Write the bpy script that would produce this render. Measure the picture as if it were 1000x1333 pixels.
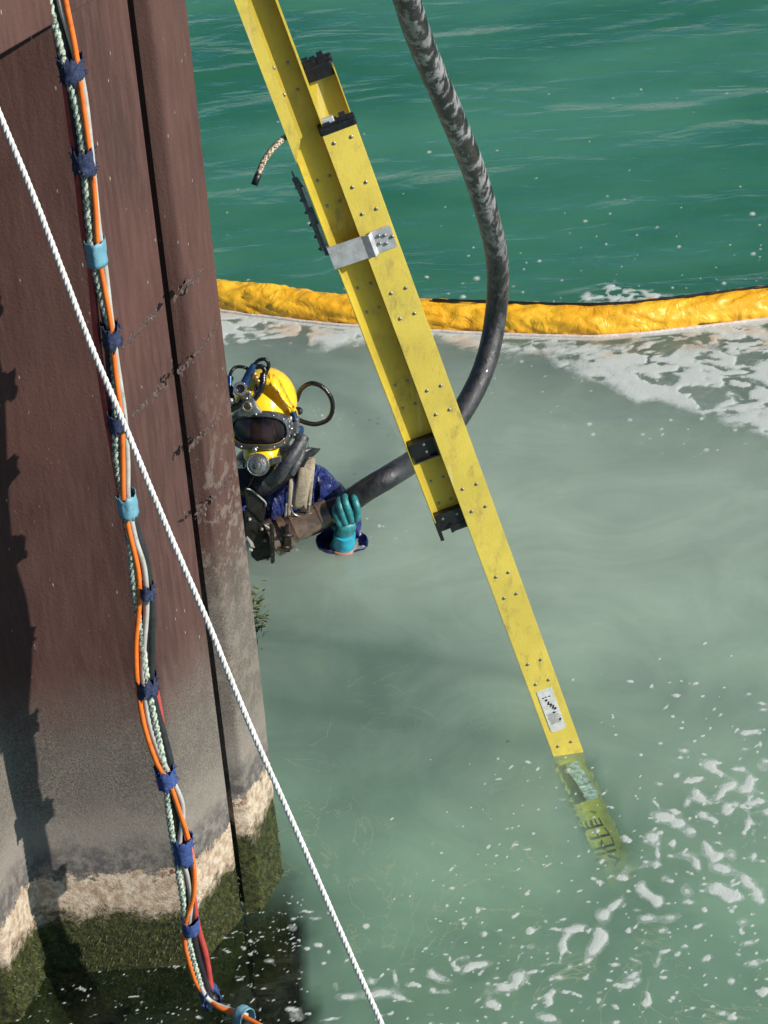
import bpy, bmesh, math, random
import numpy as np
from mathutils import Vector, Matrix, noise as mn
random.seed(7); rng = np.random.default_rng(7)
S = bpy.context.scene
for o in list(bpy.data.objects): bpy.data.objects.remove(o)
# ------------------------------------------------------------ camera
FPX = 2965.0; PITCH = math.radians(32.2); ROLL = math.radians(4.1); CH = 4.1
cF = Vector((0, math.cos(PITCH), -math.sin(PITCH)))
_R0 = Vector((1, 0, 0)); _U0 = Vector((0, math.sin(PITCH), math.cos(PITCH)))
cR = _R0*math.cos(ROLL) - _U0*math.sin(ROLL); cU = _R0*math.sin(ROLL) + _U0*math.cos(ROLL)
CAM = Vector((0, 0, CH))
cd = bpy.data.cameras.new("camera"); cam = bpy.data.objects.new("camera", cd); S.collection.objects.link(cam)
cam.matrix_world = Matrix(((cR.x, cU.x, -cF.x, 0), (cR.y, cU.y, -cF.y, 0), (cR.z, cU.z, -cF.z, CH), (0, 0, 0, 1)))
cd.sensor_fit = 'VERTICAL'; cd.sensor_height = 36; cd.lens = FPX/1333*36; cd.clip_end = 2000; cd.clip_start = .1
S.camera = cam
S.render.resolution_x = 768; S.render.resolution_y = 1024
# ------------------------------------------------------------ light
SUN = Vector((2.1, -1.0, 1.45)).normalized()
elev = math.asin(SUN.z)
w = bpy.data.worlds.new("World"); S.world = w; w.use_nodes = True
nt = w.node_tree; bg = nt.nodes['Background']
sky = nt.nodes.new('ShaderNodeTexSky'); sky.sky_type = 'NISHITA'; sky.sun_disc = False
sky.sun_elevation = elev; sky.sun_rotation = math.atan2(SUN.x, SUN.y)
nt.links.new(sky.outputs[0], bg.inputs[0]); bg.inputs[1].default_value = .05; sky.dust_density = 0; sky.ozone_density = 7; sky.air_density = 1.2
sl = bpy.data.lights.new("sun", 'SUN'); sl.energy = 5.0; sl.angle = math.radians(.5); sl.color = (1, .95, .88)
so = bpy.data.objects.new("sun", sl); S.collection.objects.link(so)
so.rotation_euler = SUN.to_track_quat('Z', 'Y').to_euler(); so.location = (6, -5, 8)
S.view_settings.view_transform = 'Standard'; S.view_settings.look = 'None'
S.view_settings.exposure = .3; S.view_settings.gamma = 1

# ------------------------------------------------------------ helpers
def ray(x, y): return cF + cR*((x-500)/FPX) - cU*((y-666.5)/FPX)
def P(x, y, z=None, Y=None, d=None):
    v = ray(x, y)
    t = (z-CH)/v.z if z is not None else (Y/v.y if Y is not None else d/v.length)
    return CAM + v*t
def proj(q):
    v = q - CAM; k = v.dot(cF); return 500+FPX*v.dot(cR)/k, 666.5-FPX*v.dot(cU)/k
def tag(o, label=None, cat=None, group=None, kind=None):
    if label: o['label'] = label
    if cat: o['category'] = cat
    if group: o['group'] = group
    if kind: o['kind'] = kind
    return o
def world_inv(p):
    return Matrix.Translation(-p.location) if p.type == 'EMPTY' else Matrix()
def link(name, me, mats, parent=None, smooth=True):
    o = bpy.data.objects.new(name, me); S.collection.objects.link(o)
    if not isinstance(mats, (list, tuple)): mats = [mats]
    for m in mats: me.materials.append(m)
    if smooth: me.polygons.foreach_set('use_smooth', [True]*len(me.polygons))
    if parent:
        o.parent = parent; o.matrix_parent_inverse = world_inv(parent)
    return o
def obj(name, bm, mats, parent=None, smooth=False, sharp=None):
    me = bpy.data.meshes.new(name); bm.to_mesh(me); bm.free()
    o = link(name, me, mats, parent, smooth)
    if sharp: me.set_sharp_from_angle(angle=math.radians(sharp))
    return o
def empty(name, loc, label, cat, group=None):
    o = bpy.data.objects.new(name, None); S.collection.objects.link(o); o.location = loc; o.empty_display_size = .1
    return tag(o, label, cat, group)
def smooth_path(pts, step):
    pts = [Vector(p) for p in pts]
    ex = [pts[0]*2-pts[1]] + pts + [pts[-1]*2-pts[-2]]
    out = []
    for i in range(1, len(ex)-2):
        a, b, c, d = ex[i-1:i+3]
        n = max(1, int((c-b).length/step))
        for k in range(n):
            t = k/n
            out.append(.5*((2*b)+(c-a)*t+(2*a-5*b+4*c-d)*t*t+(3*b-a-3*c+d)*t**3))
    out.append(pts[-1]); return out
def frames(path):
    T = [(path[min(i+1, len(path)-1)]-path[max(i-1, 0)]).normalized() for i in range(len(path))]
    n = T[0].orthogonal().normalized(); N = []
    for t in T:
        n = (n - t*n.dot(t)).normalized(); N.append(n)
    return T, N
def sweep(bm, path, rad, n=12, mat=0, cap=True, rf=None):
    T, N = frames(path); rings = []; L = 0
    for i, p in enumerate(path):
        if i: L += (p-path[i-1]).length
        b = T[i].cross(N[i]); r = rad(i/(len(path)-1)) if callable(rad) else rad
        ring = []
        for k in range(n):
            a = 2*math.pi*k/n
            rr = r*(rf(L, a) if rf else 1)
            ring.append(bm.verts.new(p + (N[i]*math.cos(a)+b*math.sin(a))*rr))
        rings.append(ring)
    for i in range(len(rings)-1):
        for k in range(n):
            f = bm.faces.new((rings[i][k], rings[i][(k+1) % n], rings[i+1][(k+1) % n], rings[i+1][k])); f.material_index = mat; f.smooth = True
    if cap:
        f = bm.faces.new(rings[0][::-1]); f.material_index = mat
        f = bm.faces.new(rings[-1]); f.material_index = mat
def tube(pts, r, step=.02, n=12, rf=None):
    bm = bmesh.new(); sweep(bm, smooth_path(pts, step), r, n, rf=rf); return bm
def twist(pts, r, pitch, step=.004, strands=3, n=7, fuzz=0):
    path = smooth_path(pts, step); T, N = frames(path); bm = bmesh.new()
    for s in range(strands):
        L = 0; q = []
        for i, p in enumerate(path):
            if i: L += (p-path[i-1]).length
            a = 2*math.pi*(L/pitch+s/strands); b = T[i].cross(N[i])
            q.append(p+(N[i]*math.cos(a)+b*math.sin(a))*r*.5)
        sweep(bm, q, r*.56, n)
    return bm
def box(bm, c, ax, ay, az, mat=0):
    """box centred c with half-axis vectors"""
    v = [bm.verts.new(c+ax*i+ay*j+az*k) for i in (-1, 1) for j in (-1, 1) for k in (-1, 1)]
    for q in ((0, 1, 3, 2), (4, 6, 7, 5), (0, 4, 5, 1), (2, 3, 7, 6), (0, 2, 6, 4), (1, 5, 7, 3)):
        f = bm.faces.new([v[i] for i in q]); f.material_index = mat
def bevel(bm, w, seg=2):
    bmesh.ops.recalc_face_normals(bm, faces=bm.faces)
    bmesh.ops.bevel(bm, geom=list(bm.edges), offset=w, segments=seg, affect='EDGES', clamp_overlap=True, profile=.5)
def cyl(bm, p0, p1, r0, r1=None, n=20, mat=0):
    r1 = r0 if r1 is None else r1
    sweep(bm, [p0, p1], lambda t: r0+(r1-r0)*t, n, mat)
def lathe(bm, p0, axis, prof, n=28, mat=0):
    """prof: list of (dist along axis, radius)"""
    axis = axis.normalized(); u = axis.orthogonal().normalized(); v = axis.cross(u); rings = []
    for (h, r) in prof:
        rings.append([bm.verts.new(p0+axis*h+(u*math.cos(2*math.pi*k/n)+v*math.sin(2*math.pi*k/n))*max(r, 1e-4)) for k in range(n)])
    for i in range(len(rings)-1):
        for k in range(n):
            f = bm.faces.new((rings[i][k], rings[i][(k+1) % n], rings[i+1][(k+1) % n], rings[i+1][k])); f.material_index = mat
    bm.faces.new(rings[0][::-1]).material_index = mat; bm.faces.new(rings[-1]).material_index = mat
def prism(bm, pts, off, mat=0):
    a = [bm.verts.new(p) for p in pts]; b = [bm.verts.new(p+off) for p in pts]; n = len(pts)
    bm.faces.new(a).material_index = mat; bm.faces.new(b[::-1]).material_index = mat
    for i in range(n):
        bm.faces.new((a[i], b[i], b[(i+1) % n], a[(i+1) % n])).material_index = mat
    bmesh.ops.recalc_face_normals(bm, faces=bm.faces)
def dome(bm, c, n, r, h, seg=10, mat=0):
    lathe(bm, c, n, [(0, r), (h*.45, r*.9), (h*.8, r*.6), (h, r*.15)], seg, mat)
def skin(name, verts, edges, radii, mat, parent, sub=2, root=0, disp=None):
    me = bpy.data.meshes.new(name); me.from_pydata([tuple(v) for v in verts], edges, [])
    o = bpy.data.objects.new(name+'_t', me); S.collection.objects.link(o)
    m = o.modifiers.new('s', 'SKIN'); m.use_smooth_shade = True; m.branch_smoothing = .6
    for i, sv in enumerate(me.skin_vertices[0].data):
        r = radii[i]; sv.radius = r if isinstance(r, tuple) else (r, r); sv.use_root = (i == root)
    m2 = o.modifiers.new('u', 'SUBSURF'); m2.levels = sub; m2.render_levels = sub
    dg = bpy.context.evaluated_depsgraph_get(); dg.update()
    res = bpy.data.meshes.new_from_object(o.evaluated_get(dg)); res.name = name
    bpy.data.objects.remove(o)
    if disp:
        for v in res.vertices:
            v.co += v.normal*disp(v.co)
    return link(name, res, mat, parent)
def remeshed(name, bm, mat, parent, vox, smooth=6):
    me = bpy.data.meshes.new(name); bm.to_mesh(me); bm.free()
    o = bpy.data.objects.new(name+'_t', me); S.collection.objects.link(o)
    m = o.modifiers.new('r', 'REMESH'); m.mode = 'VOXEL'; m.voxel_size = vox
    m2 = o.modifiers.new('s', 'SMOOTH'); m2.iterations = smooth; m2.factor = .5
    dg = bpy.context.evaluated_depsgraph_get(); dg.update()
    res = bpy.data.meshes.new_from_object(o.evaluated_get(dg)); res.name = name
    bpy.data.objects.remove(o)
    return link(name, res, mat, parent)
def ellipsoid(bm, c, ax, ay, az, u=24, v=16):
    M = Matrix(((ax.x, ay.x, az.x, c.x), (ax.y, ay.y, az.y, c.y), (ax.z, ay.z, az.z, c.z), (0, 0, 0, 1)))
    bmesh.ops.create_uvsphere(bm, u_segments=u, v_segments=v, radius=1, matrix=M)

# ------------------------------------------------------------ materials
class NT:
    def __init__(s, name):
        s.m = bpy.data.materials.new(name); s.m.use_nodes = True; s.t = s.m.node_tree; s.n = s.t.nodes
        s.p = s.n['Principled BSDF']; s.out = s.n['Material Output']
        s.geo = s.n.new('ShaderNodeNewGeometry').outputs['Position']
    def l(s, a, b): s.t.links.new(a, b)
    def inp(s, sock, v):
        if hasattr(v, 'is_output') or isinstance(v, bpy.types.NodeSocket): s.l(v, sock)
        elif isinstance(v, (tuple, list)) and len(v) == 3 and sock.type == 'RGBA': sock.default_value = (*v, 1)
        else: sock.default_value = v
    def math(s, op, a, b=0, clamp=False):
        n = s.n.new('ShaderNodeMath'); n.operation = op; n.use_clamp = clamp; s.inp(n.inputs[0], a); s.inp(n.inputs[1], b); return n.outputs[0]
    def mapv(s, scale=(1, 1, 1), rot=(0, 0, 0), src=None):
        n = s.n.new('ShaderNodeMapping'); n.inputs['Scale'].default_value = scale; n.inputs['Rotation'].default_value = rot
        s.l(src or s.geo, n.inputs[0]); return n.outputs[0]
    def noise(s, scale, detail=4, rough=.55, vec=None, dist=0):
        n = s.n.new('ShaderNodeTexNoise'); n.inputs['Scale'].default_value = scale; n.inputs['Detail'].default_value = detail
        n.inputs['Roughness'].default_value = rough; n.inputs['Distortion'].default_value = dist
        s.l(vec or s.geo, n.inputs['Vector']); return n.outputs[0]
    def voro(s, scale, vec=None, feat='F1', out=0):
        n = s.n.new('ShaderNodeTexVoronoi'); n.feature = feat; n.inputs['Scale'].default_value = scale
        s.l(vec or s.geo, n.inputs['Vector']); return n.outputs[out]
    def ramp(s, v, a, b, lo=0., hi=1.):
        n = s.n.new('ShaderNodeMapRange'); n.interpolation_type = 'SMOOTHSTEP'
        s.inp(n.inputs[0], v); n.inputs[1].default_value = a; n.inputs[2].default_value = b
        n.inputs[3].default_value = lo; n.inputs[4].default_value = hi; return n.outputs[0]
    def mix(s, f, a, b):
        n = s.n.new('ShaderNodeMix'); n.data_type = 'RGBA'; s.inp(n.inputs[0], f); s.inp(n.inputs[6], a); s.inp(n.inputs[7], b); return n.outputs[2]
    def z(s):
        n = s.n.new('ShaderNodeSeparateXYZ'); s.l(s.geo, n.inputs[0]); return n.outputs[2]
    def attr(s, name):
        n = s.n.new('ShaderNodeAttribute'); n.attribute_name = name; return n.outputs['Fac']
    def bump(s, h, dist, strength=1., nrm=None):
        n = s.n.new('ShaderNodeBump'); n.inputs['Distance'].default_value = dist; s.inp(n.inputs['Strength'], strength)
        s.inp(n.inputs['Height'], h)
        if nrm: s.l(nrm, n.inputs['Normal'])
        return n.outputs[0]
    def fin(s, col, rough=.5, metal=0., nrm=None, spec=.5, coat=0):
        s.inp(s.p.inputs['Base Color'], col); s.inp(s.p.inputs['Roughness'], rough); s.inp(s.p.inputs['Metallic'], metal)
        s.p.inputs['Specular IOR Level'].default_value = spec; s.p.inputs['Coat Weight'].default_value = coat
        if nrm: s.l(nrm, s.p.inputs['Normal'])
        return s.m

def simple(name, col, rough=.5, metal=0., var=.25, scale=30, bd=.001, dirt=None, spec=.5, coat=0):
    t = NT(name); n = t.noise(scale, 5, .6); n2 = t.noise(scale*4.3, 4, .6)
    c = t.mix(t.ramp(n, .3, .75), tuple(x*(1-var) for x in col), tuple(min(1, x*(1+var)) for x in col))
    if dirt: c = t.mix(t.ramp(t.noise(scale*1.7, 6, .7), .56, .72), c, dirt)
    return t.fin(c, t.ramp(n2, .2, .8, max(.02, rough-.12), min(1, rough+.12)), metal, t.bump(n2, bd), spec, coat)

def pile_mat(name, grey_top, patch):
    t = NT(name); z = t.math('SUBTRACT', t.z(), .07 if patch else 0.)
    sv = t.mapv((1, 1, .12)); sv2 = t.mapv((1, 1, .35))
    streak = t.noise(70, 4, .6, sv); big = t.noise(3.2, 5, .6, sv2); fine = t.noise(260, 3, .6)
    wob = t.math('MULTIPLY', t.math('SUBTRACT', t.noise(7, 6, .65), .5), .22)
    wob2 = t.math('MULTIPLY', t.math('SUBTRACT', t.noise(30, 6, .7), .5), .14)
    zz = t.math('ADD', z, wob); zf = t.math('ADD', z, wob2)
    steel = t.mix(t.ramp(big, .3, .7), (.050, .022, .018), (.092, .043, .034))
    steel = t.mix(t.ramp(streak, .35, .75, 0, .55), steel, (.118, .060, .048))
    steel = t.mix(t.ramp(t.noise(1.3, 3, .5), .5, .75, 0, .35), steel, (.14, .055, .045))
    # small pale flecks and scratches
    fl = t.ramp(t.voro(62, t.mapv((1, 1, .3), (0, .12, 0))), .05, .12, 1, 0)
    fl = t.math('MULTIPLY', fl, t.ramp(t.noise(21, 4, .7), .5, .6))
    steel = t.mix(t.math('MULTIPLY', fl, .8), steel, (.42, .33, .27))
    # weathered grey zone
    gr = t.mix(t.ramp(fine, .35, .7), (.085, .073, .060), (.215, .188, .155))
    gr = t.mix(t.ramp(t.noise(16, 5, .65), .45, .7, 0, .6), gr, (.10, .085, .075))
    lowg = t.ramp(zz, .42, .62, 1, 0)
    gr = t.mix(t.math('MULTIPLY', lowg, .45), gr, (.34, .30, .255))
    c = t.mix(t.ramp(zz, grey_top-.25, grey_top+.05, .95, 0), steel, gr)
    if patch:
        pm = t.math('MULTIPLY', t.ramp(t.noise(24, 7, .72), .5, .58), t.ramp(zz, grey_top-.1, grey_top+.55, 1, 0))
        c = t.mix(t.math('MULTIPLY', pm, .7), c, (.20, .165, .135))
        c = t.mix(t.ramp(t.noise(9, 5, .7, t.mapv((1, 1, .3))), .55, .7, 0, .5), c, (.05, .045, .042))
    # dark tide stain above pale band
    dk = t.math('MULTIPLY', t.ramp(zf, .30, .33), t.ramp(zf, .36, .47, 1, 0))
    c = t.mix(t.math('MULTIPLY', dk, t.ramp(t.noise(38, 5, .7), .35, .6, .1, .8)), c, (.055, .052, .055))
    # pale scabby band
    band = t.mix(t.ramp(t.noise(45, 6, .7), .35, .65), (.34, .235, .15), (.60, .50, .38))
    band = t.mix(t.math('MULTIPLY', t.ramp(t.noise(28, 4, .7), .6, .68), t.ramp(z, .2, .32)), band, (.20, .055, .025))
    bf = t.ramp(zf, .315, .33, 1, 0)
    c = t.mix(bf, c, band)
    # algae
    al = t.mix(t.ramp(t.noise(60, 5, .7), .35, .7), (.008, .012, .002), (.085, .092, .016))
    af = t.ramp(t.math('ADD', z, t.math('MULTIPLY', t.math('SUBTRACT', t.noise(17, 7, .75), .5), .26)), .17, .225, 1, 0)
    c = t.mix(af, c, al)
    # running rust stains
    h = t.math('ADD', t.math('MULTIPLY', streak, .5), t.math('MULTIPLY', t.noise(120, 5, .7), 1))
    h2 = t.math('MULTIPLY', t.noise(75, 6, .75), t.math('ADD', t.math('MULTIPLY', bf, 3), t.math('MULTIPLY', af, 5)))
    nb = t.bump(t.math('ADD', h, h2), .0015)
    rgh = t.math('SUBTRACT', t.ramp(streak, .2, .8, .62, .82), t.math('MULTIPLY', af, .25))
    return t.fin(c, rgh, 0, nb, .35)

def yellow_mat(name, base):
    t = NT(name)
    big = t.noise(6, 6, .6); med = t.noise(26, 7, .72, t.mapv((1, 1, .6)))
    c = t.mix(t.ramp(big, .3, .7), tuple(x*.82 for x in base), base)
    c = t.mix(t.ramp(med, .48, .76, 0, .62), c, (.33, .25, .08))
    c = t.mix(t.ramp(t.noise(9, 6, .75, t.mapv((1, 1, .4))), .54, .66, 0, .6), c, (.26, .19, .07))
    sp = t.ramp(t.noise(150, 4, .8), .68, .74)
    c = t.mix(t.math('MULTIPLY', sp, .6), c, (.10, .08, .03))
    sc = t.ramp(t.noise(30, 3, .5, t.mapv((1, 1, .07), (0, .26, 0))), .66, .7)
    c = t.mix(t.math('MULTIPLY', sc, .35), c, (.75, .66, .35))
    return t.fin(c, t.ramp(med, .3, .7, .42, .62), 0, t.bump(t.noise(220, 3, .6), .0006), .4)

M = {}
M['pile'] = pile_mat('rusted_pile_steel', .93, False)
M['pile2'] = pile_mat('weathered_pile_steel', 1.10, True)
M['yellow'] = yellow_mat('yellow_fibreglass', (.76, .59, .10))
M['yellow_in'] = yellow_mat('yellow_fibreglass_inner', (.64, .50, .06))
M['yellow_wet'] = yellow_mat('wet_yellow_fibreglass', (.70, .60, .09))
M['alu'] = simple('brushed_aluminium', (.55, .55, .56), .45, .45, .2, 40, .0006)
M['darkmetal'] = simple('dull_grey_metal', (.16, .16, .17), .5, .6, .3, 60, .001)
M['black'] = simple('black_plastic', (.010, .010, .012), .4, 0, .4, 60, .0006, dirt=(.03, .028, .026))
M['rivet'] = simple('rivet_steel', (.30, .28, .26), .4, .7, .3, 200, .0004)
M['boomf'] = None
t = NT('yellow_boom_fabric')
c = t.mix(t.ramp(t.noise(5, 5, .6), .3, .7), (.78, .36, .012), (.90, .50, .03))
c = t.mix(t.ramp(t.noise(22, 6, .7), .58, .74, 0, .5), c, (.62, .25, .01))
c = t.mix(t.ramp(t.noise(60, 6, .75), .68, .74, 0, .7), c, (.18, .10, .03))
c = t.mix(t.ramp(t.math('ADD', t.z(), t.math('MULTIPLY', t.noise(14, 5, .7), .04)), .018, .034, .85, 0), c, (.52, .40, .32))
rg_ = t.math('ABSOLUTE', t.math('SUBTRACT', t.noise(9, 4, .55, dist=1.4), .5)); nb = t.bump(t.math('ADD', rg_, t.math('MULTIPLY', t.noise(40, 4, .6), .15)), .012)
M['boomf'] = t.fin(c, .42, 0, nb, .5)
t = NT('scuffed_black_hose_rubber'); z = t.z()
n1 = t.noise(30, 7, .7, t.mapv((1, 1, .4), (0, -.15, 0)), dist=.4); n0 = t.noise(5, 3, .5)
fac = t.math('MULTIPLY', t.ramp(n1, .47, .58), t.ramp(z, .25, 1.2, .03, .95))
c = t.mix(t.math('MULTIPLY', fac, t.ramp(n0, .3, .5, .45, 1)), (.012, .012, .014), (.30, .295, .30))
c = t.mix(t.ramp(t.noise(90, 5, .7), .6, .68, 0, .5), c, (.015, .015, .017))
M['hose'] = t.fin(c, t.ramp(n1, .3, .6, .2, .6), 0, t.bump(t.noise(140, 4, .7), .0018), .6, .15)
t = NT('rusty_coupling_steel')
n1 = t.noise(24, 6, .7); c = t.mix(t.ramp(n1, .35, .65), (.016, .011, .009), (.06, .04, .03))
c = t.mix(t.ramp(t.noise(40, 6, .75), .60, .68, 0, .7), c, (.30, .26, .20))
M['coupl'] = t.fin(c, t.ramp(n1, .3, .7, .22, .5), .45, t.bump(t.noise(120, 4, .7), .0014), .5)
M['coupl2'] = simple('worn_brown_coupling', (.17, .115, .085), .17, .3, .4, 26, .0008, dirt=(.24, .20, .15), coat=.6)
M['plate'] = simple('dark_wet_steel_plate', (.022, .019, .017), .3, .4, .5, 30, .0015, dirt=(.09, .07, .055))
M['pale_pipe'] = simple('galvanised_pipe', (.38, .36, .33), .5, .3, .35, 50, .001, dirt=(.14, .10, .07))
M['orange'] = simple('orange_cable', (.78, .17, .022), .42, 0, .12, 25, .0004, dirt=(.42, .09, .02))
M['grey'] = simple('grey_cable', (.44, .42, .38), .45, 0, .15, 25, .0005, dirt=(.22, .20, .17))
M['red'] = simple('red_hose', (.42, .055, .045), .42, 0, .2, 25, .0005)
M['bcable'] = simple('black_cable', (.022, .022, .025), .4, 0, .3, 25, .0005)
t = NT('mottled_green_rope'); v = t.voro(75, t.mapv((1, 1, .7)), out=0)
c = t.mix(t.ramp(t.noise(110, 4, .7), .42, .54), (.10, .15, .12), (.52, .58, .46))
M['grope'] = t.fin(c, .8, 0, t.bump(t.noise(200, 3), .002))
M['wrope'] = simple('white_rope', (.66, .65, .62), .8, 0, .2, 60, .0012, dirt=(.42, .39, .34))
M['denim'] = simple('blue_cloth_wrap', (.022, .033, .085), .9, 0, .5, 130, .002, dirt=(.16, .19, .26))
M['denim2'] = simple('bright_blue_cloth_wrap', (.03, .065, .22), .85, 0, .4, 110, .002, dirt=(.20, .25, .36))
M['teal'] = simple('teal_tape', (.13, .30, .38), .5, 0, .15, 40, .0012)
t = NT('wet_navy_jacket')
fo = t.noise(16, 5, .55, t.mapv((1.4, 1, .6), (0, .5, 0)), dist=1.8); fo2 = t.noise(45, 4, .6, dist=1.0)
c = t.mix(t.ramp(fo, .35, .7), (.010, .020, .11), (.022, .045, .25))
M['navy'] = t.fin(c, .16, 0, t.bump(t.math('ADD', fo, t.math('MULTIPLY', fo2, .35)), .05), .7, .3)
M['helm'] = simple('yellow_helmet_shell', (.86, .55, .015), .22, 0, .06, 12, .0004, dirt=None, coat=.5)
M['chrome'] = simple('worn_chrome', (.50, .49, .47), .28, .9, .25, 60, .0006)
M['ringm'] = simple('grey_ring_metal', (.12, .125, .13), .32, .7, .3, 60, .0006)
t = NT('dark_visor')
M['visor'] = t.fin(t.mix(t.ramp(t.noise(14, 3), .4, .65), (.004, .004, .007), (.028, .016, .016)), .08, 0, None, .5)
M['lensg'] = simple('pale_lamp_glass', (.50, .46, .33), .15, 0, .2, 90, .0003)
M['bluem'] = simple('blue_anodised_metal', (.03, .07, .17), .25, .6, .3, 40, .0004)
M['web'] = simple('tan_webbing', (.32, .27, .19), .85, 0, .3, 120, .002, dirt=(.12, .10, .07))
M['glove'] = simple('teal_rubber_glove', (.025, .20, .215), .3, 0, .35, 45, .0018, dirt=(.02, .04, .035), coat=.3)
M['cuff'] = simple('turquoise_glove_cuff', (.02, .33, .46), .25, 0, .2, 30, .0012, coat=.4)
M['skin'] = simple('weathered_skin', (.42, .19, .12), .5, 0, .15, 40, .0008)
M['rub'] = simple('wet_black_rubber', (.012, .012, .014), .22, 0, .4, 60, .001)
M['greyrub'] = simple('grey_scuffed_rubber', (.045, .047, .053), .3, 0, .5, 50, .002, dirt=(.2, .2, .2))
M['brass'] = simple('dull_brass', (.30, .18, .06), .35, .8, .3, 90, .0004)
M['label'] = simple('worn_white_sticker', (.62, .61, .58), .5, 0, .15, 70, .0004, dirt=(.36, .34, .28))
M['glint'] = simple('painted_silver_glint', (.62, .63, .64), .35, .1, .55, 60, .002, dirt=(.10, .11, .10))  # silver colour for the glint on the water
M['ink'] = simple('black_ink', (.015, .015, .015), .5, 0, .2, 50, .0001)
M['weed'] = simple('olive_weed', (.075, .085, .02), .5, 0, .6, 80, .002, dirt=(.25, .26, .10))
t = NT('tan_braid'); c = t.mix(t.ramp(t.noise(260, 2), .45, .55), (.09, .05, .03), (.62, .52, .38)); M['braid'] = t.fin(c, .8, 0, t.bump(t.noise(300, 2), .001))

# ------------------------------------------------------------ numpy noise
_tab = rng.random((256, 256)).astype(np.float32)
def vnoise(x, y, s=0):
    x = x+s*17.3; y = y+s*9.1
    xi = np.floor(x).astype(int); yi = np.floor(y).astype(int); fx = x-xi; fy = y-yi
    fx = fx*fx*(3-2*fx); fy = fy*fy*(3-2*fy)
    g = lambda a, b: _tab[(a) & 255, (b) & 255]
    return (g(xi, yi)*(1-fx)+g(xi+1, yi)*fx)*(1-fy)+(g(xi, yi+1)*(1-fx)+g(xi+1, yi+1)*fx)*fy
def fbm(x, y, o=4, s=0, r=.5):
    v = 0; a = 1; tot = 0
    for k in range(o):
        v = v+a*vnoise(x*2**k, y*2**k, s+k*3); tot += a; a *= r
    return v/tot
def sstep(a, b, x):
    t = np.clip((x-a)/(b-a), 0, 1); return t*t*(3-2*t)
def nproj(X, Y, Z=0.):
    dx = X; dy = Y; dz = Z-CH
    k = dx*cF.x+dy*cF.y+dz*cF.z
    k = np.where(k < .3, .3, k)
    px = 500+FPX*(dx*cR.x+dy*cR.y+dz*cR.z)/k; py = 666.5-FPX*(dx*cU.x+dy*cU.y+dz*cU.z)/k
    return px, py
BX = [-600, 100, 275, 360, 450, 560, 650, 780, 880, 1000, 1150, 1700]; BY = [330, 362, 386, 397, 407, 414, 418, 421, 412, 398, 380, 320]
def boom_y(px): return np.interp(px, BX, BY)
def grid_mesh(name, xs, ys, Z, attrs, keep=None):
    nx, ny = len(xs), len(ys)
    X, Y = np.meshgrid(xs, ys)
    co = np.stack([X.ravel(), Y.ravel(), (Z if np.ndim(Z) else np.full(X.shape, Z)).ravel()], 1)
    i = np.arange(ny-1)[:, None]*nx+np.arange(nx-1)[None, :]
    q = np.stack([i, i+1, i+nx+1, i+nx], -1).reshape(-1, 4)
    if keep is not None:
        kv = keep.ravel(); q = q[kv[q].any(1)]
        used = np.zeros(nx*ny, bool); used[q.ravel()] = True
        mp = np.cumsum(used)-1; q = mp[q]; co = co[used]; attrs = {k: a.ravel()[used] for k, a in attrs.items()}
    me = bpy.data.meshes.new(name)
    me.vertices.add(len(co)); me.vertices.foreach_set('co', co.astype(np.float32).ravel())
    me.loops.add(q.size); me.loops.foreach_set('vertex_index', q.ravel().astype(np.int32))
    me.polygons.add(len(q)); me.polygons.foreach_set('loop_start', np.arange(0, q.size, 4, dtype=np.int32))
    me.polygons.foreach_set('loop_total', np.full(len(q), 4, np.int32))
    me.update(calc_edges=True)
    for k, a in attrs.items():
        at = me.attributes.new(k, 'FLOAT', 'POINT'); at.data.foreach_set('value', a.astype(np.float32).ravel())
    return me

# ------------------------------------------------------------ water
def graded(lo, hi, a, b, step):
    c = list(np.arange(a, b, step)); s = step
    while c[-1] < hi: s *= 1.35; c.append(c[-1]+s)
    s = step
    while c[0] > lo: s *= 1.35; c.insert(0, c[0]-s)
    return np.array(c)
xs = graded(-300, 300, -3, 4, .035); ys = graded(-40, 600, 2.5, 13, .035)
X, Y = np.meshgrid(xs, ys); px, py = nproj(X, Y)
inside = sstep(-6, 12, py-boom_y(px))
far = (Y < 2) | (Y > 14); inside = np.where(Y < 2, 1, inside)
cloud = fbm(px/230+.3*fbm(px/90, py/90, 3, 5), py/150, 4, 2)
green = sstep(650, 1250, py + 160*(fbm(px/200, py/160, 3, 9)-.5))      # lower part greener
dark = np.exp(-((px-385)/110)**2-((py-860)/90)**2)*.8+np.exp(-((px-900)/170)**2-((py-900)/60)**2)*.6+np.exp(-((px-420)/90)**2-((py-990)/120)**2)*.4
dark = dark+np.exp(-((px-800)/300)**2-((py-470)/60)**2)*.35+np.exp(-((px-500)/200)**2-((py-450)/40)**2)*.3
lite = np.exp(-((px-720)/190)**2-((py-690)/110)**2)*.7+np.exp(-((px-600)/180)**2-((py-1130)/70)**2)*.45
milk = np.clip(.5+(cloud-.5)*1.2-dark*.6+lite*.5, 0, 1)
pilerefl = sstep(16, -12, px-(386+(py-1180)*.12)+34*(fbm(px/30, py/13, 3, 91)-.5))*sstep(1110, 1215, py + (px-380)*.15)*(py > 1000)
foot = np.clip(pilerefl, 0, 1); clear = foot*.55  # foot: area of the pile's dark reflection, painted into the water
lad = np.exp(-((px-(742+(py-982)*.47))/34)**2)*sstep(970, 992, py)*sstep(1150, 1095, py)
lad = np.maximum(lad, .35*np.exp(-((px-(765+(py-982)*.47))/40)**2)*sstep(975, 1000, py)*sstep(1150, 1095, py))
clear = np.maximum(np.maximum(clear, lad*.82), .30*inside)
wave = np.where(inside > .5, .42, 1.0)
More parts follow.
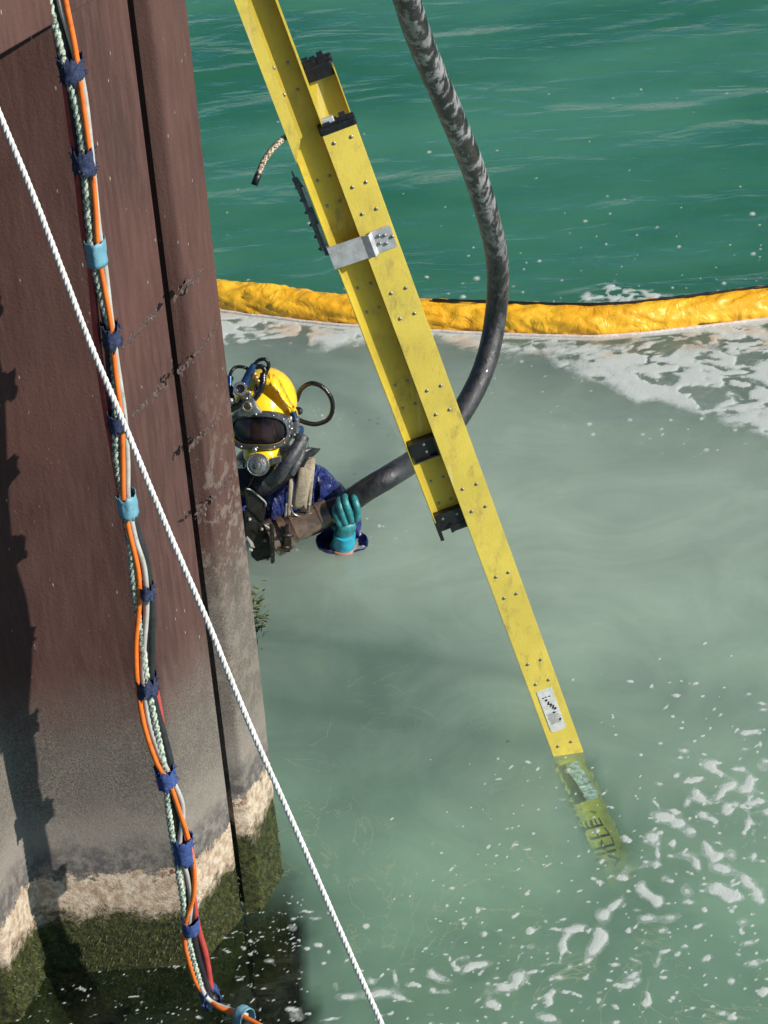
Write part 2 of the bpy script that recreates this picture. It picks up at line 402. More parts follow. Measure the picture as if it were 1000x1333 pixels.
wmesh = grid_mesh('water', xs, ys, 0., {'silt': inside, 'milk': milk, 'greenness': green, 'clear': clear, 'wave': wave, 'foot': foot})
t = NT('turbid_harbour_water')
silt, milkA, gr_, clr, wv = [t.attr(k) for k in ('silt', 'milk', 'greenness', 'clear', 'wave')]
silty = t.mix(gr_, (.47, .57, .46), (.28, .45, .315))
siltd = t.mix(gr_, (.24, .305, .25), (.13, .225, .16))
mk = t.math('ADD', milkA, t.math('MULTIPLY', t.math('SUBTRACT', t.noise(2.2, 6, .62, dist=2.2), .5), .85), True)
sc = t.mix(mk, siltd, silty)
oc = t.mix(t.ramp(t.noise(.8, 4, .6, t.mapv((.5, 1, 1))), .35, .7), (.026, .135, .078), (.062, .215, .137))
rg = t.math('ABSOLUTE', t.math('SUBTRACT', t.noise(2.6, 4, .55, dist=3.0), .5))
rg = t.math('MULTIPLY', t.math('MULTIPLY', t.ramp(rg, .0, .014, .5, 0), t.ramp(t.noise(1.4, 2), .48, .6)), gr_)
sc = t.mix(rg, sc, (.46, .50, .30))
col = t.mix(silt, oc, sc); col = t.mix(t.attr('foot'), col, t.mix(t.ramp(t.noise(7, 5, .7), .4, .65), (.010, .014, .009), (.040, .042, .022)))  # pile reflection painted as a dark base colour
p = t.p; t.inp(p.inputs['Base Color'], col); p.inputs['Roughness'].default_value = .6; p.inputs['Specular IOR Level'].default_value = 0
p.subsurface_method = 'BURLEY' if hasattr(p, 'subsurface_method') else None
p.inputs['Subsurface Weight'].default_value = 1; p.inputs['Subsurface Scale'].default_value = 1.8
p.inputs['Subsurface Radius'].default_value = (1, 1, 1)
tr = t.n.new('ShaderNodeBsdfTransparent'); tr.inputs[0].default_value = (.80, .95, .85, 1)
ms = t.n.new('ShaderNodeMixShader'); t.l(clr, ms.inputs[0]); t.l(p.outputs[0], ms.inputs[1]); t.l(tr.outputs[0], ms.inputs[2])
w1 = t.noise(.9, 2, .5, t.mapv((.8, 1.9, 1)), dist=.5); w2 = t.noise(3.6, 3, .45, t.mapv((.7, 1.6, 1)), dist=.7); w3 = t.noise(11, 2, .5, t.mapv((.9, 1.5, 1)))
hh = t.math('ADD', t.math('MULTIPLY', w1, .16), t.math('ADD', t.math('MULTIPLY', w2, .036), t.math('MULTIPLY', w3, .008)))
nb = t.bump(hh, .8, wv)
gl = t.n.new('ShaderNodeBsdfGlossy'); gl.inputs['Roughness'].default_value = .03; gl.inputs[0].default_value = (.52, .84, 1, 1); t.l(nb, gl.inputs['Normal'])
fr = t.n.new('ShaderNodeFresnel'); t.l(t.ramp(t.n.new('ShaderNodeNewGeometry').outputs['Backfacing'], 0, 1, 1.33, 1/1.33), fr.inputs[0]); t.l(nb, fr.inputs['Normal'])
m2 = t.n.new('ShaderNodeMixShader'); t.l(fr.outputs[0], m2.inputs[0]); t.l(ms.outputs[0], m2.inputs[1]); t.l(gl.outputs[0], m2.inputs[2])
t.l(m2.outputs[0], t.out.inputs[0]); M['water'] = t.m
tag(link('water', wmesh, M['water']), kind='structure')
t = NT('deep_murk'); M['murk'] = t.fin(t.mix(t.ramp(t.noise(3, 4), .3, .7), (.004, .005, .003), (.014, .016, .009)), .9, 0, None, .1)
lay = grid_mesh('silt_cloud', xs[(xs > -4) & (xs < 5)], ys[(ys > 2) & (ys < 13)], -.14, {})
co_ = np.empty(len(lay.vertices)*3, np.float32); lay.vertices.foreach_get('co', co_); co_ = co_.reshape(-1, 3)
qx, qy = nproj(co_[:, 0], co_[:, 1], 0.)
dn_ = sstep(395, 470, qx+np.maximum(0, 1130-qy)*1.2)*sstep(-4, 8, qy-boom_y(qx))
at = lay.attributes.new('dens', 'FLOAT', 'POINT'); at.data.foreach_set('value', dn_.astype(np.float32))
t = NT('suspended_silt'); t.p.subsurface_method = 'BURLEY'; t.p.inputs['Subsurface Weight'].default_value = 1; t.p.inputs['Subsurface Scale'].default_value = 2.5; t.p.inputs['Subsurface Radius'].default_value = (1, 1, 1); t.fin(t.mix(t.ramp(t.noise(2.5, 4, .6), .3, .7), (.28, .41, .32), (.38, .51, .41)), .9, 0, None, 0); t.inp(t.p.inputs['Alpha'], t.attr('dens'))
tag(link('silt_cloud', lay, t.m), kind='structure')
for nm, z in (('water_bed', -1.6),):
    bm = bmesh.new(); bmesh.ops.create_grid(bm, x_segments=4, y_segments=4, size=300, matrix=Matrix.Translation((0, 250, z)))
    tag(obj(nm, bm, M['murk']), kind='structure')

# ------------------------------------------------------------ foam
def foam_mat(name):
    t = NT(name); d = t.attr('dens')
    bub = t.voro(170); bub2 = t.voro(420)
    n = t.noise(60, 5, .65, dist=1)
    a = t.ramp(t.math('ADD', d, t.math('MULTIPLY', t.math('SUBTRACT', n, .5), .35)), .14, .85, 0, .86)
    c = t.mix(t.ramp(n, .35, .7), (.40, .46, .42), (.62, .66, .62))
    c = t.mix(t.ramp(d, .45, 1.0), c, (.58, .62, .58))
    c = t.mix(t.ramp(bub, .02, .25, .35, 0), c, (.40, .43, .40))
    c = t.mix(t.math('MULTIPLY', t.ramp(t.voro(90), .10, .28, .5, 0), t.ramp(t.noise(20, 3), .45, .6)), c, (.30, .36, .31))
    c = t.mix(t.attr('tan'), c, (.60, .50, .38))
    t.fin(c, .55, 0, t.bump(t.math('ADD', bub, t.math('MULTIPLY', bub2, .4)), .0008), .3)
    t.inp(t.p.inputs['Alpha'], a); return t.m
M['foam'] = foam_mat('sea_foam')
# lower right drifting foam blobs
BL = []
def cb(ox, oy, k, L):
    for e in L:
        x, y, a, b = e[:4]; ang = e[4] if len(e) > 4 else 0
        BL.append((ox+x/k, oy+y/k, a/k, b/k, math.radians(ang)))
cb(600, 900, 2.5, [(870,310,40,20,-40),(840,342,20,9,-50),(930,320,28,17,0),(815,243,22,17,20),(845,265,22,9,20),(988,242,24,26),(945,292,16,16),(665,412,44,20,8),(710,435,24,14,-20),(785,352,28,17,20),(765,330,12,12),(745,460,24,18,10),(785,408,22,12,25),(825,430,14,12),(622,478,28,20,-20),(640,525,12,26,-10),(535,483,14,11),(735,540,36,17,3),(770,572,12,22,-20),(808,528,28,18,35),(855,580,40,19,12),(800,500,10,18,-20),(928,450,12,32,15),(945,436,20,9),(735,650,22,24),(742,690,18,8),(585,640,18,20),(620,668,38,16,20),(640,690,14,16),(862,655,48,20,15),(880,672,26,14),(825,650,18,16),(930,615,16,26,-35),(965,662,18,36,-20),(505,692,32,13,-38),(462,730,24,20),(437,830,24,52,28),(455,795,20,20),(345,800,11,46,30),(375,772,32,9,-12),(335,840,11,22,12),(350,900,16,10,-30),(315,935,22,12,-10),(605,745,30,14,-5),(685,742,40,16,-12),(658,780,18,10),(540,590,12,32,28),(522,610,18,9),(585,572,20,6,-15),(630,565,18,10),(662,610,15,12),(145,965,66,19,-17),(190,925,28,20,0),(100,1020,24,14),(285,1068,42,14,15),(55,895,46,12,-8),(20,910,24,9,-40),(940,825,28,12,-5),(920,755,20,16),(912,785,7,12),(800,870,24,12,-25),(955,890,34,12,-15),(560,930,28,9,-30),(540,965,28,9,0),(575,945,14,10),(600,1015,14,14),(605,990,8,16),(640,885,9,26,28),(655,850,18,9),(725,197,20,8,5),(715,220,12,3),(915,255,22,10,25),(945,365,28,9,-8),(975,355,16,9),(862,385,18,20),(895,375,14,10),(500,890,20,8),(690,505,12,14),(955,542,12,14),(885,532,18,18),(700,280,10,5),(745,290,28,8,-30),(780,282,20,6,-10),(735,365,14,18,10),(700,390,24,8,20),(645,305,16,6,15),(630,365,20,4,40),(980,555,12,6),(568,880,24,6,20),(430,612,12,6),(545,778,12,7,-30),(575,715,14,8),(660,933,18,7),(880,718,10,10),(795,715,9,10),(730,832,12,8),(450,985,14,8),(290,1010,18,14),(300,985,10,14,30),(880,945,12,12),(990,975,14,9),(850,1050,20,9),(885,1062,14,10),(820,1028,10,6),(755,1030,14,7,-30),(690,1000,12,7),(480,943,10,6),(405,937,12,7),(378,990,20,6,30),(500,1025,14,7,25),(960,128,14,7),(980,40,20,6,10),(975,175,6,12),(925,190,16,5),(985,60,18,6),(310,775,24,5),(230,830,16,12),(225,785,14,10),(75,795,14,11),(55,715,9,10),(190,870,5,22,20),(280,895,44,4,-8),(240,915,20,4,-5),(320,870,5,26,20)])
cb(200, 1050, 2.5, [(738,610,56,19,0),(800,628,26,9),(628,622,38,15,0),(712,567,20,12),(595,585,14,12,30),(930,562,40,15,25),(905,540,14,14),(988,533,12,10),(790,560,9,26,-10),(848,580,22,7,20),(470,682,28,20,20),(455,660,20,8),(372,506,18,9),(295,465,7,7),(540,455,14,8,20),(570,475,8,8),(528,366,20,8,0),(455,368,9,6),(498,345,22,4),(575,690,34,5,-15),(945,605,24,7),(905,600,16,12),(840,635,18,5),(450,395,18,12),(500,465,12,7),(555,512,10,6),(150,690,14,6),(70,520,6,4),(965,500,5,10)])
for k in range(1100):
    x = rng.uniform(380, 1010); y = rng.uniform(820, 1345)
    if rng.random() > sstep(-120, 330, (x-640)*.75+(y-1050)*.9): continue
    a = rng.uniform(.5, 2.2)*(1 if rng.random() < .88 else 2)
    BL.append((x, y, a*rng.uniform(1, 3), a, rng.uniform(-.9, .4)))
for k in range(210):   # broken specks in the dark water at the pile foot
    x = rng.uniform(20, 400); y = rng.uniform(1170, 1345)
    if y < 1290-(x-60)*.42+rng.uniform(-8, 10): continue
    a = rng.uniform(.4, 1.4)
    BL.append((x, y, a*rng.uniform(1, 5), a*.7, rng.uniform(-.6, .6)))
for k in range(90):
    x = rng.uniform(560, 800); y = rng.uniform(985, 1230); a = rng.uniform(.5, 1.4); BL.append((x, y, a*1.6, a, 0))
fx = np.arange(-1.15, 1.15, .0046); fy = np.arange(3.95, 5.75, .0055)
X, Y = np.meshgrid(fx, fy); px, py = nproj(X, Y)
wx = px+7*(fbm(px/26, py/19, 4, 3)-.5)*1.3+2.5*(fbm(px/7, py/5, 2, 21)-.5); wy = py+6*(fbm(px/26, py/19, 4, 11)-.5)*1.3+2*(fbm(px/7, py/5, 2, 31)-.5)
fld = np.zeros_like(px)
for (bx, by, a, b, an) in BL:
    R = max(a, b)*2.4+14
    m = (np.abs(px-bx) < R) & (np.abs(py-by) < R)
    if not m.any(): continue
    if max(a, b) < 5: ux, uy = px[m]-bx, py[m]-by
    else: ux, uy = wx[m]-bx, wy[m]-by
    c, s = math.cos(an), math.sin(an)
    q = ((ux*c+uy*s)/a)**2+((-ux*s+uy*c)/b)**2
    fld[m] += np.exp(-q*.9)*(rng.uniform(.52, 1) if max(a, b) > 5 else .85)
# faint filaments
rid = 1-np.abs(fbm(px/60+.9*fbm(px/40, py/30, 3, 7), py/34+.9*fbm(px/40, py/30, 3, 8), 4, 15)-.5)*2
am = 1.5*sstep(-60, 330, (px-640)*.8+(py-1040)*.9)*sstep(.50, .62, fbm(px/80, py/60, 3, 41))
fil = sstep(.972, .995, rid)*am*.34
rid2 = 1-np.abs(fbm(px/22+1.2*fbm(px/18, py/9, 3, 17), py/9+.9*fbm(px/40, py/12, 3, 18), 3, 25)-.5)*2
fil = np.maximum(fil, sstep(.95, .99, rid2)*.8*(px < 395)*sstep(1285, 1300, py+(px-60)*.42)*sstep(.45, .6, fbm(px/30, py/20, 3, 51)))
film = sstep(.08, .36, fld)*(.25+.3*fbm(px/9, py/7, 3, 71)); dens = np.clip(np.maximum(sstep(.34, .75, fld), film)+fil, 0, 1)
Z = .003+.0018*np.sqrt(np.clip(fld-.46, 0, 1))*sstep(.42, .8, fld)
# boom foam
def boomfoam():
    X, Y = np.meshgrid(np.arange(-1.1, 2.1, .0075), np.arange(6.3, 10.2, .0095)); px, py = nproj(X, Y)
    d = py-boom_y(px)
    lw = np.interp(px, [200, 280, 330, 400, 460, 520, 560, 600, 640, 700, 760, 800, 830, 870, 930, 1000, 1100], [88, 84, 74, 68, 56, 42, 44, 50, 60, 66, 82, 104, 128, 128, 152, 190, 230])
    sx = px+60*(fbm(px/110, py/40, 4, 3)-.5); sy = py+34*(fbm(px/110, py/40, 4, 6)-.5)
    n = fbm(sx/34, sy/12, 5, 1, .6); rg = np.abs(fbm(sx/60, sy/17, 4, 13)-.5)*2
    inner = sstep(0, 26, lw+30*(fbm(px/40, py/22, 4, 9)-.5)-d)*(d > -5)
    body = inner*np.clip(.52+.3*sstep(640, 500, px)+1.5*(n-.45)+.45*sstep(560, 900, px)*sstep(20, 60, d), 0, 1)
    holes = np.maximum(sstep(.12, .03, rg)*sstep(.35, .55, fbm(px/70, py/40, 3, 23)), .8*sstep(.56, .66, fbm(sx/22, sy/9, 4, 83)))
    body = body*(1-.9*holes)
    thin = sstep(26, 22, d)*(d > 0)*inner; body = np.maximum(body, thin*.8)
    # outside patch upstream of the boom
    ol = np.interp(px, [640, 680, 730, 770, 800, 850, 900, 950, 985], [0, 26, 34, 52, 62, 46, 34, 16, 0])
    outer = sstep(0, 24, ol+26*(fbm(px/30, py/16, 4, 33)-.5)+d)*(d < 6)*(px > 640)*(px < 985)
    ob = outer*sstep(.12, .02, np.abs(fbm(sx/26, sy/11, 4, 43)-.5))*.8 + outer*.5*sstep(.5, .65, n)
    # free specks
    sp = np.zeros_like(px)
    for k in range(190):
        r = rng.random()
        if r < .45: bx = rng.uniform(520, 1000); by = float(boom_y(bx))-abs(rng.normal(0, 60))-14
        elif r < .75: bx = rng.uniform(620, 1010); by = float(boom_y(bx)+np.interp(bx, [600, 1000], [60, 185]))+rng.normal(0, 22)
        else: bx = rng.uniform(280, 1000); by = rng.uniform(100, 380)
        a = rng.uniform(.5, 1.5)*(1 if rng.random() < .85 else 2.2); m = (np.abs(px-bx) < 14) & (np.abs(py-by) < 9)
        sp[m] += np.exp(-((px[m]-bx)/(a*1.5))**2-((py[m]-by)/a)**2)
    # light scatter round the diver
    for k in range(150):
        bx = rng.choice([445, 500, 410, 440]); bx = bx+rng.normal(0, 28); by = rng.choice([728, 700, 545, 640])+rng.normal(0, 14)
        a = rng.uniform(.9, 2.0); m = (np.abs(px-bx) < 9) & (np.abs(py-by) < 6)
        sp[m] += .8*np.exp(-((px[m]-bx)/(a*1.4))**2-((py[m]-by)/a)**2)
    dn = np.clip(np.maximum(np.maximum(body, ob), sp*.9), 0, 1)
    tan = np.clip(inner*sstep(.5, .7, fbm(sx/50, sy/16, 4, 63))*.9*sstep(60, 0, np.abs(d-30)), 0, 1)
    Z = .0025+.006*np.clip(dn-.4, 0, 1)
    return grid_mesh('foam', X[0], Y[:, 0], Z, {'dens': dn, 'tan': tan}, dn > .04)
tag(link('foam', grid_mesh('foam', fx, fy, Z, {'dens': dens, 'tan': dens*0}, dens > .04), M['foam']), 'loose white foam blobs drifting on the green water below the ladder', 'foam', kind='stuff')
tag(link('foam', boomfoam(), M['foam']), 'streaky white scum gathered along both sides of the yellow boom', 'foam', kind='stuff')

# ------------------------------------------------------------ sheet piles
pN0 = P(26, 1330, z=0); pA = P(62, 1268, z=0); pB = P(262, 1256, z=0); pC = P(317, 1192, z=0); pD = P(369, 1138, z=0)
ZB, ZT = -1.5, 3.6
def wall(name, pts, mat, thick=.012):
    bm = bmesh.new(); n = len(pts); zs = [ZB, -.3] + [i*.1 for i in range(-1, 37)]
    off = []
    for i in range(n):
        a = pts[max(i-1, 0)]; b = pts[min(i+1, n-1)]; d = (b-a).normalized(); off.append(Vector((-d.y, d.x, 0))*thick)
    fr = []; bk = []
    for z in zs:
        fr.append([bm.verts.new((p.x, p.y, z)) for p in pts]); bk.append([bm.verts.new((p.x+o.x, p.y+o.y, z)) for p, o in zip(pts, off)])
    for j in range(len(zs)-1):
        for i in range(n-1):
            bm.faces.new((fr[j][i], fr[j][i+1], fr[j+1][i+1], fr[j+1][i])); bm.faces.new((bk[j][i+1], bk[j][i], bk[j+1][i], bk[j+1][i+1]))
        bm.faces.new((fr[j][0], fr[j+1][0], bk[j+1][0], bk[j][0])); bm.faces.new((fr[j][-1], bk[j][-1], bk[j+1][-1], fr[j+1][-1]))
    for row, bkr in ((fr[0], bk[0]), (fr[-1], bk[-1])):
        for i in range(n-1): bm.faces.new((row[i], bkr[i], bkr[i+1], row[i+1]))
    bmesh.ops.recalc_face_normals(bm, faces=bm.faces)
    return obj(name, bm, mat, smooth=True, sharp=35)
def rnd(a, c, b, r=.02, k=4):  # rounded corner at c
    u = (a-c).normalized()*r; v = (b-c).normalized()*r; o = []
    for i in range(k+1):
        t = i/k; o.append((c+u)*(1-t)**2+c*2*t*(1-t)+(c+v)*t*t)
    return o
far_left = pN0+Vector((-1.6, -.12, 0)); pN = pN0
p1 = wall('sheet_pile', [far_left]+rnd(far_left, pN, pA)+rnd(pN, pA, pB, .03)+rnd(pA, pB, pC, .02)+[pC+Vector((-.004, -.008, 0)), pC+Vector((-.010, .012, 0)), pC+Vector((-.03, .03, 0))], M['pile'])
tag(p1, 'wide maroon steel sheet pile behind the taped cables, grey and algae stained at its foot', 'sheet pile', 'interlocked steel sheet piles of the quay wall')
dC = (pD-pC).normalized()
s0 = pC+Vector((.007, .008, 0)); s1 = pC+Vector((.046, .010, 0)); 
pD2 = pD+Vector((-.04, .10, 0)); pD3 = pD2+Vector((-.5, .05, 0))
p2 = wall('sheet_pile', [pC+Vector((-.02, .06, 0)), pC+Vector((.005, .045, 0)), s0]+rnd(s0, s1, pD, .014)+rnd(s1, pD, pD2, .012)+[pD2+Vector((-.02, .0, 0)), pD3], M['pile2'])
tag(p2, 'narrow sheet pile nearest the diver, right of the dark interlock groove, scabby welds', 'sheet pile', 'interlocked steel sheet piles of the quay wall')
def on_face(x, y, a, b):
    d = (b-a); n = Vector((-d.y, d.x, 0)).normalized(); v = ray(x, y); tt = (a-CAM).dot(n)/v.dot(n); return CAM+v*tt
def seam(parent, x0, y0, x1, y1, a, b):
    d = (b-a).normalized(); n = Vector((d.y, -d.x, 0))
    if n.y > 0: n = -n
    q0 = on_face(x0, y0, a, b); q1 = on_face(x1, y1, a, b); bm = bmesh.new()
    N = 60
    for k in range(N):
        t = k/N; c = q0.lerp(q1, t)+Vector((0, 0, random.gauss(0, .005)))
        r = random.uniform(.002, .006)
        if random.random() < .22: continue
        u = d*r*random.uniform(.8, 1.8); vv = Vector((0, 0, r*random.uniform(.6, 1.8)))
        vs = [bm.verts.new(c+u*math.cos(a_)*random.uniform(.6, 1.1)+vv*math.sin(a_)*random.uniform(.6, 1.2)+n*.0005) for a_ in [i*math.pi/3 for i in range(6)]]
        top = bm.verts.new(c+n*r*.65)
        for i in range(6): bm.faces.new((vs[i], vs[(i+1) % 6], top))
    bmesh.ops.recalc_face_normals(bm, faces=bm.faces)
    obj('weld_seam', bm, M['scab'], parent)
M['scab'] = simple('weld_scab', (.085, .055, .048), .8, 0, .5, 90, .002, dirt=(.2, .15, .12))
for s in ((158, 455, 206, 403), (173, 541, 218, 498)): seam(p1, *s, pB, pC)
cd_a = pC+Vector((.046, .010, 0))
for s in ((226, 389, 266, 348), (232, 488, 280, 430), (246, 583, 291, 538), (254, 673, 302, 619)): seam(p2, *s, cd_a, pD)
# horizontal waler beam high on the wall
wz = P(118, 4, Y=on_face(118, 4, pB, pC).y-.11).z
g0 = P(124, 0, z=wz); g1 = P(0, 72, z=wz); gd = (g1-g0).normalized(); g1 = g0+gd*2.2
bm = bmesh.new(); nn = Vector((gd.y, -gd.x, 0)); nn = nn if nn.y > 0 else -nn
prism(bm, [g0, g1, g1+Vector((0, 0, .32)), g0+Vector((0, 0, .32))], nn*.12); bevel(bm, .004)
tag(obj('waler_beam', bm, M['pile']), 'brown steel beam running along the quay wall at the upper left corner', 'beam')

# ------------------------------------------------------------ umbilical bundle
yb0 = pB.y-.165; ye = P(273, 1297, z=.03).y
def U(x, y, off=0.):
    if y < 1150: Yp = pB.y-.135-.05*max(0, min(1, (y-450)/700))
    else: Yp = pB.y-.185+(ye-pB.y+.185)*min(1, (y-1150)/147)
    v = P(x, y, Y=Yp) if y < 1297 else P(x, y, z=.022)
    return v-ray(x, y).normalized()*off
um = empty('umbilical', U(273, 1290), 'bundle of orange, grey, red and black lines taped together, hanging down the brown piles', 'umbilical')
def cab(name, L, r, mat, off, rope=False):
    pts = [U(x, y, off) for x, y in L]
    if rope: obj(name, twist(pts, r, .055, .005), mat, um)
    else: obj(name, tube(pts, r, .015, 10), mat, um)
cab('orange_cable', [(78,-40),(86,5),(97,60),(106,120),(113,170),(119,215),(124,265),(128,327),(136,375),(144,420),(150,480),(158,547),(160,600),(161,650),(168,690),(180,745),(181,790),(177,840),(179,890),(188,945),(205,995),(219,1015),(230,1045),(243,1085),(252,1125),(252,1165),(242,1200),(241,1230),(255,1278),(271,1299),(285,1312),(310,1320),(345,1338)], .0062, M['orange'], .014)
cab('grey_cable', [(70,-40),(80,10),(95,60),(108,110),(116,170),(122,230),(129,300),(137,350),(144,410),(152,470),(162,540),(166,600),(167,650),(176,700),(188,740),(191,790),(187,850),(187,890),(194,940),(207,980),(222,1010),(237,1045),(237,1075),(234,1105),(244,1140),(249,1170),(246,1205),(246,1240),(262,1285),(275,1304),(300,1314),(322,1322)], .0062, M['grey'], .010)
cab('black_cable', [(66,-40),(76,20),(90,90),(100,160),(108,210),(118,290),(128,350),(140,420),(145,480),(151,547),(158,610),(170,670),(186,720),(196,780),(196,840),(196,890),(207,940),(220,990),(227,1040),(237,1104),(247,1150),(249,1200),(257,1245),(272,1290),(280,1304)], .0115, M['bcable'], -.004)
cab('red_hose', [(62,-40),(72,30),(84,95),(93,160),(102,230),(110,300),(119,350),(123,400),(130,470),(138,530),(147,580),(157,640),(168,700),(178,760),(186,830),(198,880),(209,935),(214,990),(230,1050),(242,1110),(250,1160),(257,1205),(268,1245),(275,1290)], .0085, M['red'], -.010)
cab('mottled_rope', [(58,-40),(66,10),(76,50),(86,90),(97,130),(106,180),(111,230),(116,290),(123,340),(133,390),(144,430),(149,480),(151,540),(152,600),(163,660),(170,710),(174,760),(184,830),(192,890),(204,950),(216,1010),(219,1050),(226,1100),(235,1150),(240,1185),(247,1230),(262,1285)], .0085, M['grope'], .008, True)
def wrap(x, y, hpx, rx, mat, ang, fray, top=None):
    c0 = U(x, y, .004); s = (c0-CAM).length/FPX
    d = (U(x+math.tan(math.radians(ang))*20, y+20)-U(x, y)).normalized(); bm = bmesh.new()
    side = cR-d*cR.dot(d); side.normalize(); fw = d.cross(side); fw = fw if fw.y < 0 else -fw
    n = 40; rows = 7; rings = []; sd = random.random()*50
    for j in range(rows):
        t = j/(rows-1)-.5; ring = []
        for k in range(n):
            a = 2*math.pi*k/n
            e = abs(t)*2
            hh = t*hpx*s*(1+fray*.5*(mn.noise(Vector((k*.7+sd, t*3, 0))))*e*2)
            r = 1+.10*mn.noise(Vector((math.cos(a)*2+sd, math.sin(a)*2, t*4)))+fray*.22*e**2*abs(mn.noise(Vector((k*.9, sd, t))))
            ring.append(bm.verts.new(c0+d*hh+side*math.cos(a)*rx*s*r+fw*math.sin(a)*rx*s*1.35*r))
        rings.append(ring)
    for j in range(rows-1):
        for k in range(n): bm.faces.new((rings[j][k], rings[j][(k+1) % n], rings[j+1][(k+1) % n], rings[j+1][k])).smooth = True
    if fray > .4:
        for k in range(22):   # loose threads
            a = random.uniform(-.6, 3.7); e = random.choice((-.5, .5)); L = random.uniform(2, 6)*s
            b = c0+d*e*hpx*s*random.uniform(.3, 1.0)+side*math.cos(a)*rx*s*1.05+fw*math.sin(a)*rx*s*.8
            o = (side*math.cos(a)*1.2+fw*math.sin(a)*.5+d*e*random.uniform(.2, 2.2)).normalized()
            wd_ = o.cross(fw).normalized()*.0009
            v1, v2, v3 = bm.verts.new(b-wd_), bm.verts.new(b+wd_), bm.verts.new(b+o*L); bm.faces.new((v1, v2, v3))
    o = obj('tape_wrap', bm, mat, um)
    m = o.modifiers.new('solid', 'SOLIDIFY'); m.thickness = .0015
wrap(93, 88, 27, 16, M['denim'], 8, 1); wrap(109, 208, 28, 15, M['denim'], 8, 1); wrap(125, 327, 34, 13.5, M['teal'], 8, .1)
wrap(145, 436, 26, 12, M['denim'], 8, 1); wrap(153, 547, 24, 12, M['denim'], 8, .8); wrap(166, 656, 30, 13, M['teal'], 10, .4)
wrap(191, 768, 18, 10, M['denim'], 4, 1); wrap(191, 890, 24, 13.5, M['denim'], 8, 1); wrap(216, 1009, 24, 13, M['denim2'], 14, .8)
wrap(239, 1104, 36, 13, M['denim2'], 6, .5); wrap(248, 1203, 22, 11, M['denim2'], 4, .3); wrap(274, 1297, 20, 11, M['denim2'], 20, .9)
wrap(318, 1325, 14, 12, M['teal'], 55, .3)

# ------------------------------------------------------------ white rope
a0 = P(0, 150, d=3.85); a1 = P(497, 1333, d=4.35); dv = a1-a0
pts = [a0+dv*t+Vector((.004*mn.noise(Vector((t*7, 0, 0))), 0, -.045*(1-(2*t-1)**2)+.006*mn.noise(Vector((t*5, 3, 0))))) for t in [i/14 for i in range(-3, 18)]]
bx = P(250, 735, d=4.05); mid = a0+dv*.5
o = obj('white_rope', twist(pts, .0054, .034, .004, 3, 7), M['wrope'])
tag(o, 'thin white twisted rope stretched diagonally across the brown piles and water', 'rope')

# ------------------------------------------------------------ ladder
P0 = P(740, 982, z=0); T0 = P(441, 168, d=5.5)
LD = (T0-P0); LL = LD.length; u = LD.normalized()
hd = Vector((LD.x, LD.y, 0)).normalized(); r = Vector((hd.y, -hd.x, 0)); r = r if r.y > 0 else -r
w_ = r.cross(u).normalized(); w_ = w_ if w_.x > 0 else -w_
def LP(s, a=0., d=0.): return P0+u*s+w_*a+r*d       # along, across, away
def s_of_y(py, a=0., d=0.):
    lo, hi = -1., 4.
    for _ in range(40):
        m = (lo+hi)/2
        if proj(LP(m, a, d))[1] > py: lo = m
        else: hi = m
    return lo
lad = empty('extension_ladder', P0, 'yellow fibreglass extension ladder leaning into the water beside the diver', 'ladder')
HW = .043
def channel(bm, s0, s1, a0, a1, dweb, dflange, th=.004, mat=0):
    """C section: web plane at dweb, flanges running to dflange"""
    prof = [(a0, dflange), (a0, dweb), (a1, dweb), (a1, dflange)]
    sg = 1 if dflange > dweb else -1
    inn = [(a1-th, dflange), (a1-th, dweb+sg*th), (a0+th, dweb+sg*th), (a0+th, dflange)]
    ring = prof+inn; N = max(2, int(abs(s1-s0)/.15)); rows = []
    for j in range(N+1):
        s = s0+(s1-s0)*j/N; rows.append([bm.verts.new(LP(s, a, d)) for a, d in ring])
    for j in range(N):
        for k in range(8): bm.faces.new((rows[j][k], rows[j][(k+1) % 8], rows[j+1][(k+1) % 8], rows[j+1][k])).material_index = mat
    for row in (rows[0], rows[-1]):
        for q in ((0, 1, 6, 7), (1, 2, 5, 6), (2, 3, 4, 5)): bm.faces.new([row[i] for i in q]).material_index = mat
    bmesh.ops.recalc_face_normals(bm, faces=bm.faces)
    long_e = [e for e in bm.edges if abs((e.verts[0].co-e.verts[1].co).normalized().dot(u)) > .99 and len(e.link_faces) == 2 and e.calc_face_angle(0) > 1]
    bmesh.ops.bevel(bm, geom=long_e, offset=.0012, segments=2, affect='EDGES', clamp_overlap=True)
base_rungs = [s_of_y(y) for y in (258, 395, 521, 648, 762, 875, 981)]
def rivets(bm, ss, ac, d, sep=.038, half=.019, mat=1):
    for s in ss:
        for ds in (-sep, sep):
            for da in (-half, half):
                if s+ds > .02: dome(bm, LP(s+ds, ac+da+random.uniform(-.0015, .0015), d), -r, .0050, .0030, 12, mat)
bm = bmesh.new(); channel(bm, -.02, LL, -HW, HW, 0, .032)
rivets(bm, base_rungs, 0, 0); 
for da in (-.022, .022): dome(bm, LP(LL-.030, da, 0), -r, .0052, .003, 12, 1)
obj('base_rail', bm, [M['yellow'], M['rivet']], lad)
bm = bmesh.new(); channel(bm, -.02, LL, -HW, HW, .405, .373)
obj('base_rail', bm, [M['yellow_in'], M['rivet']], lad)
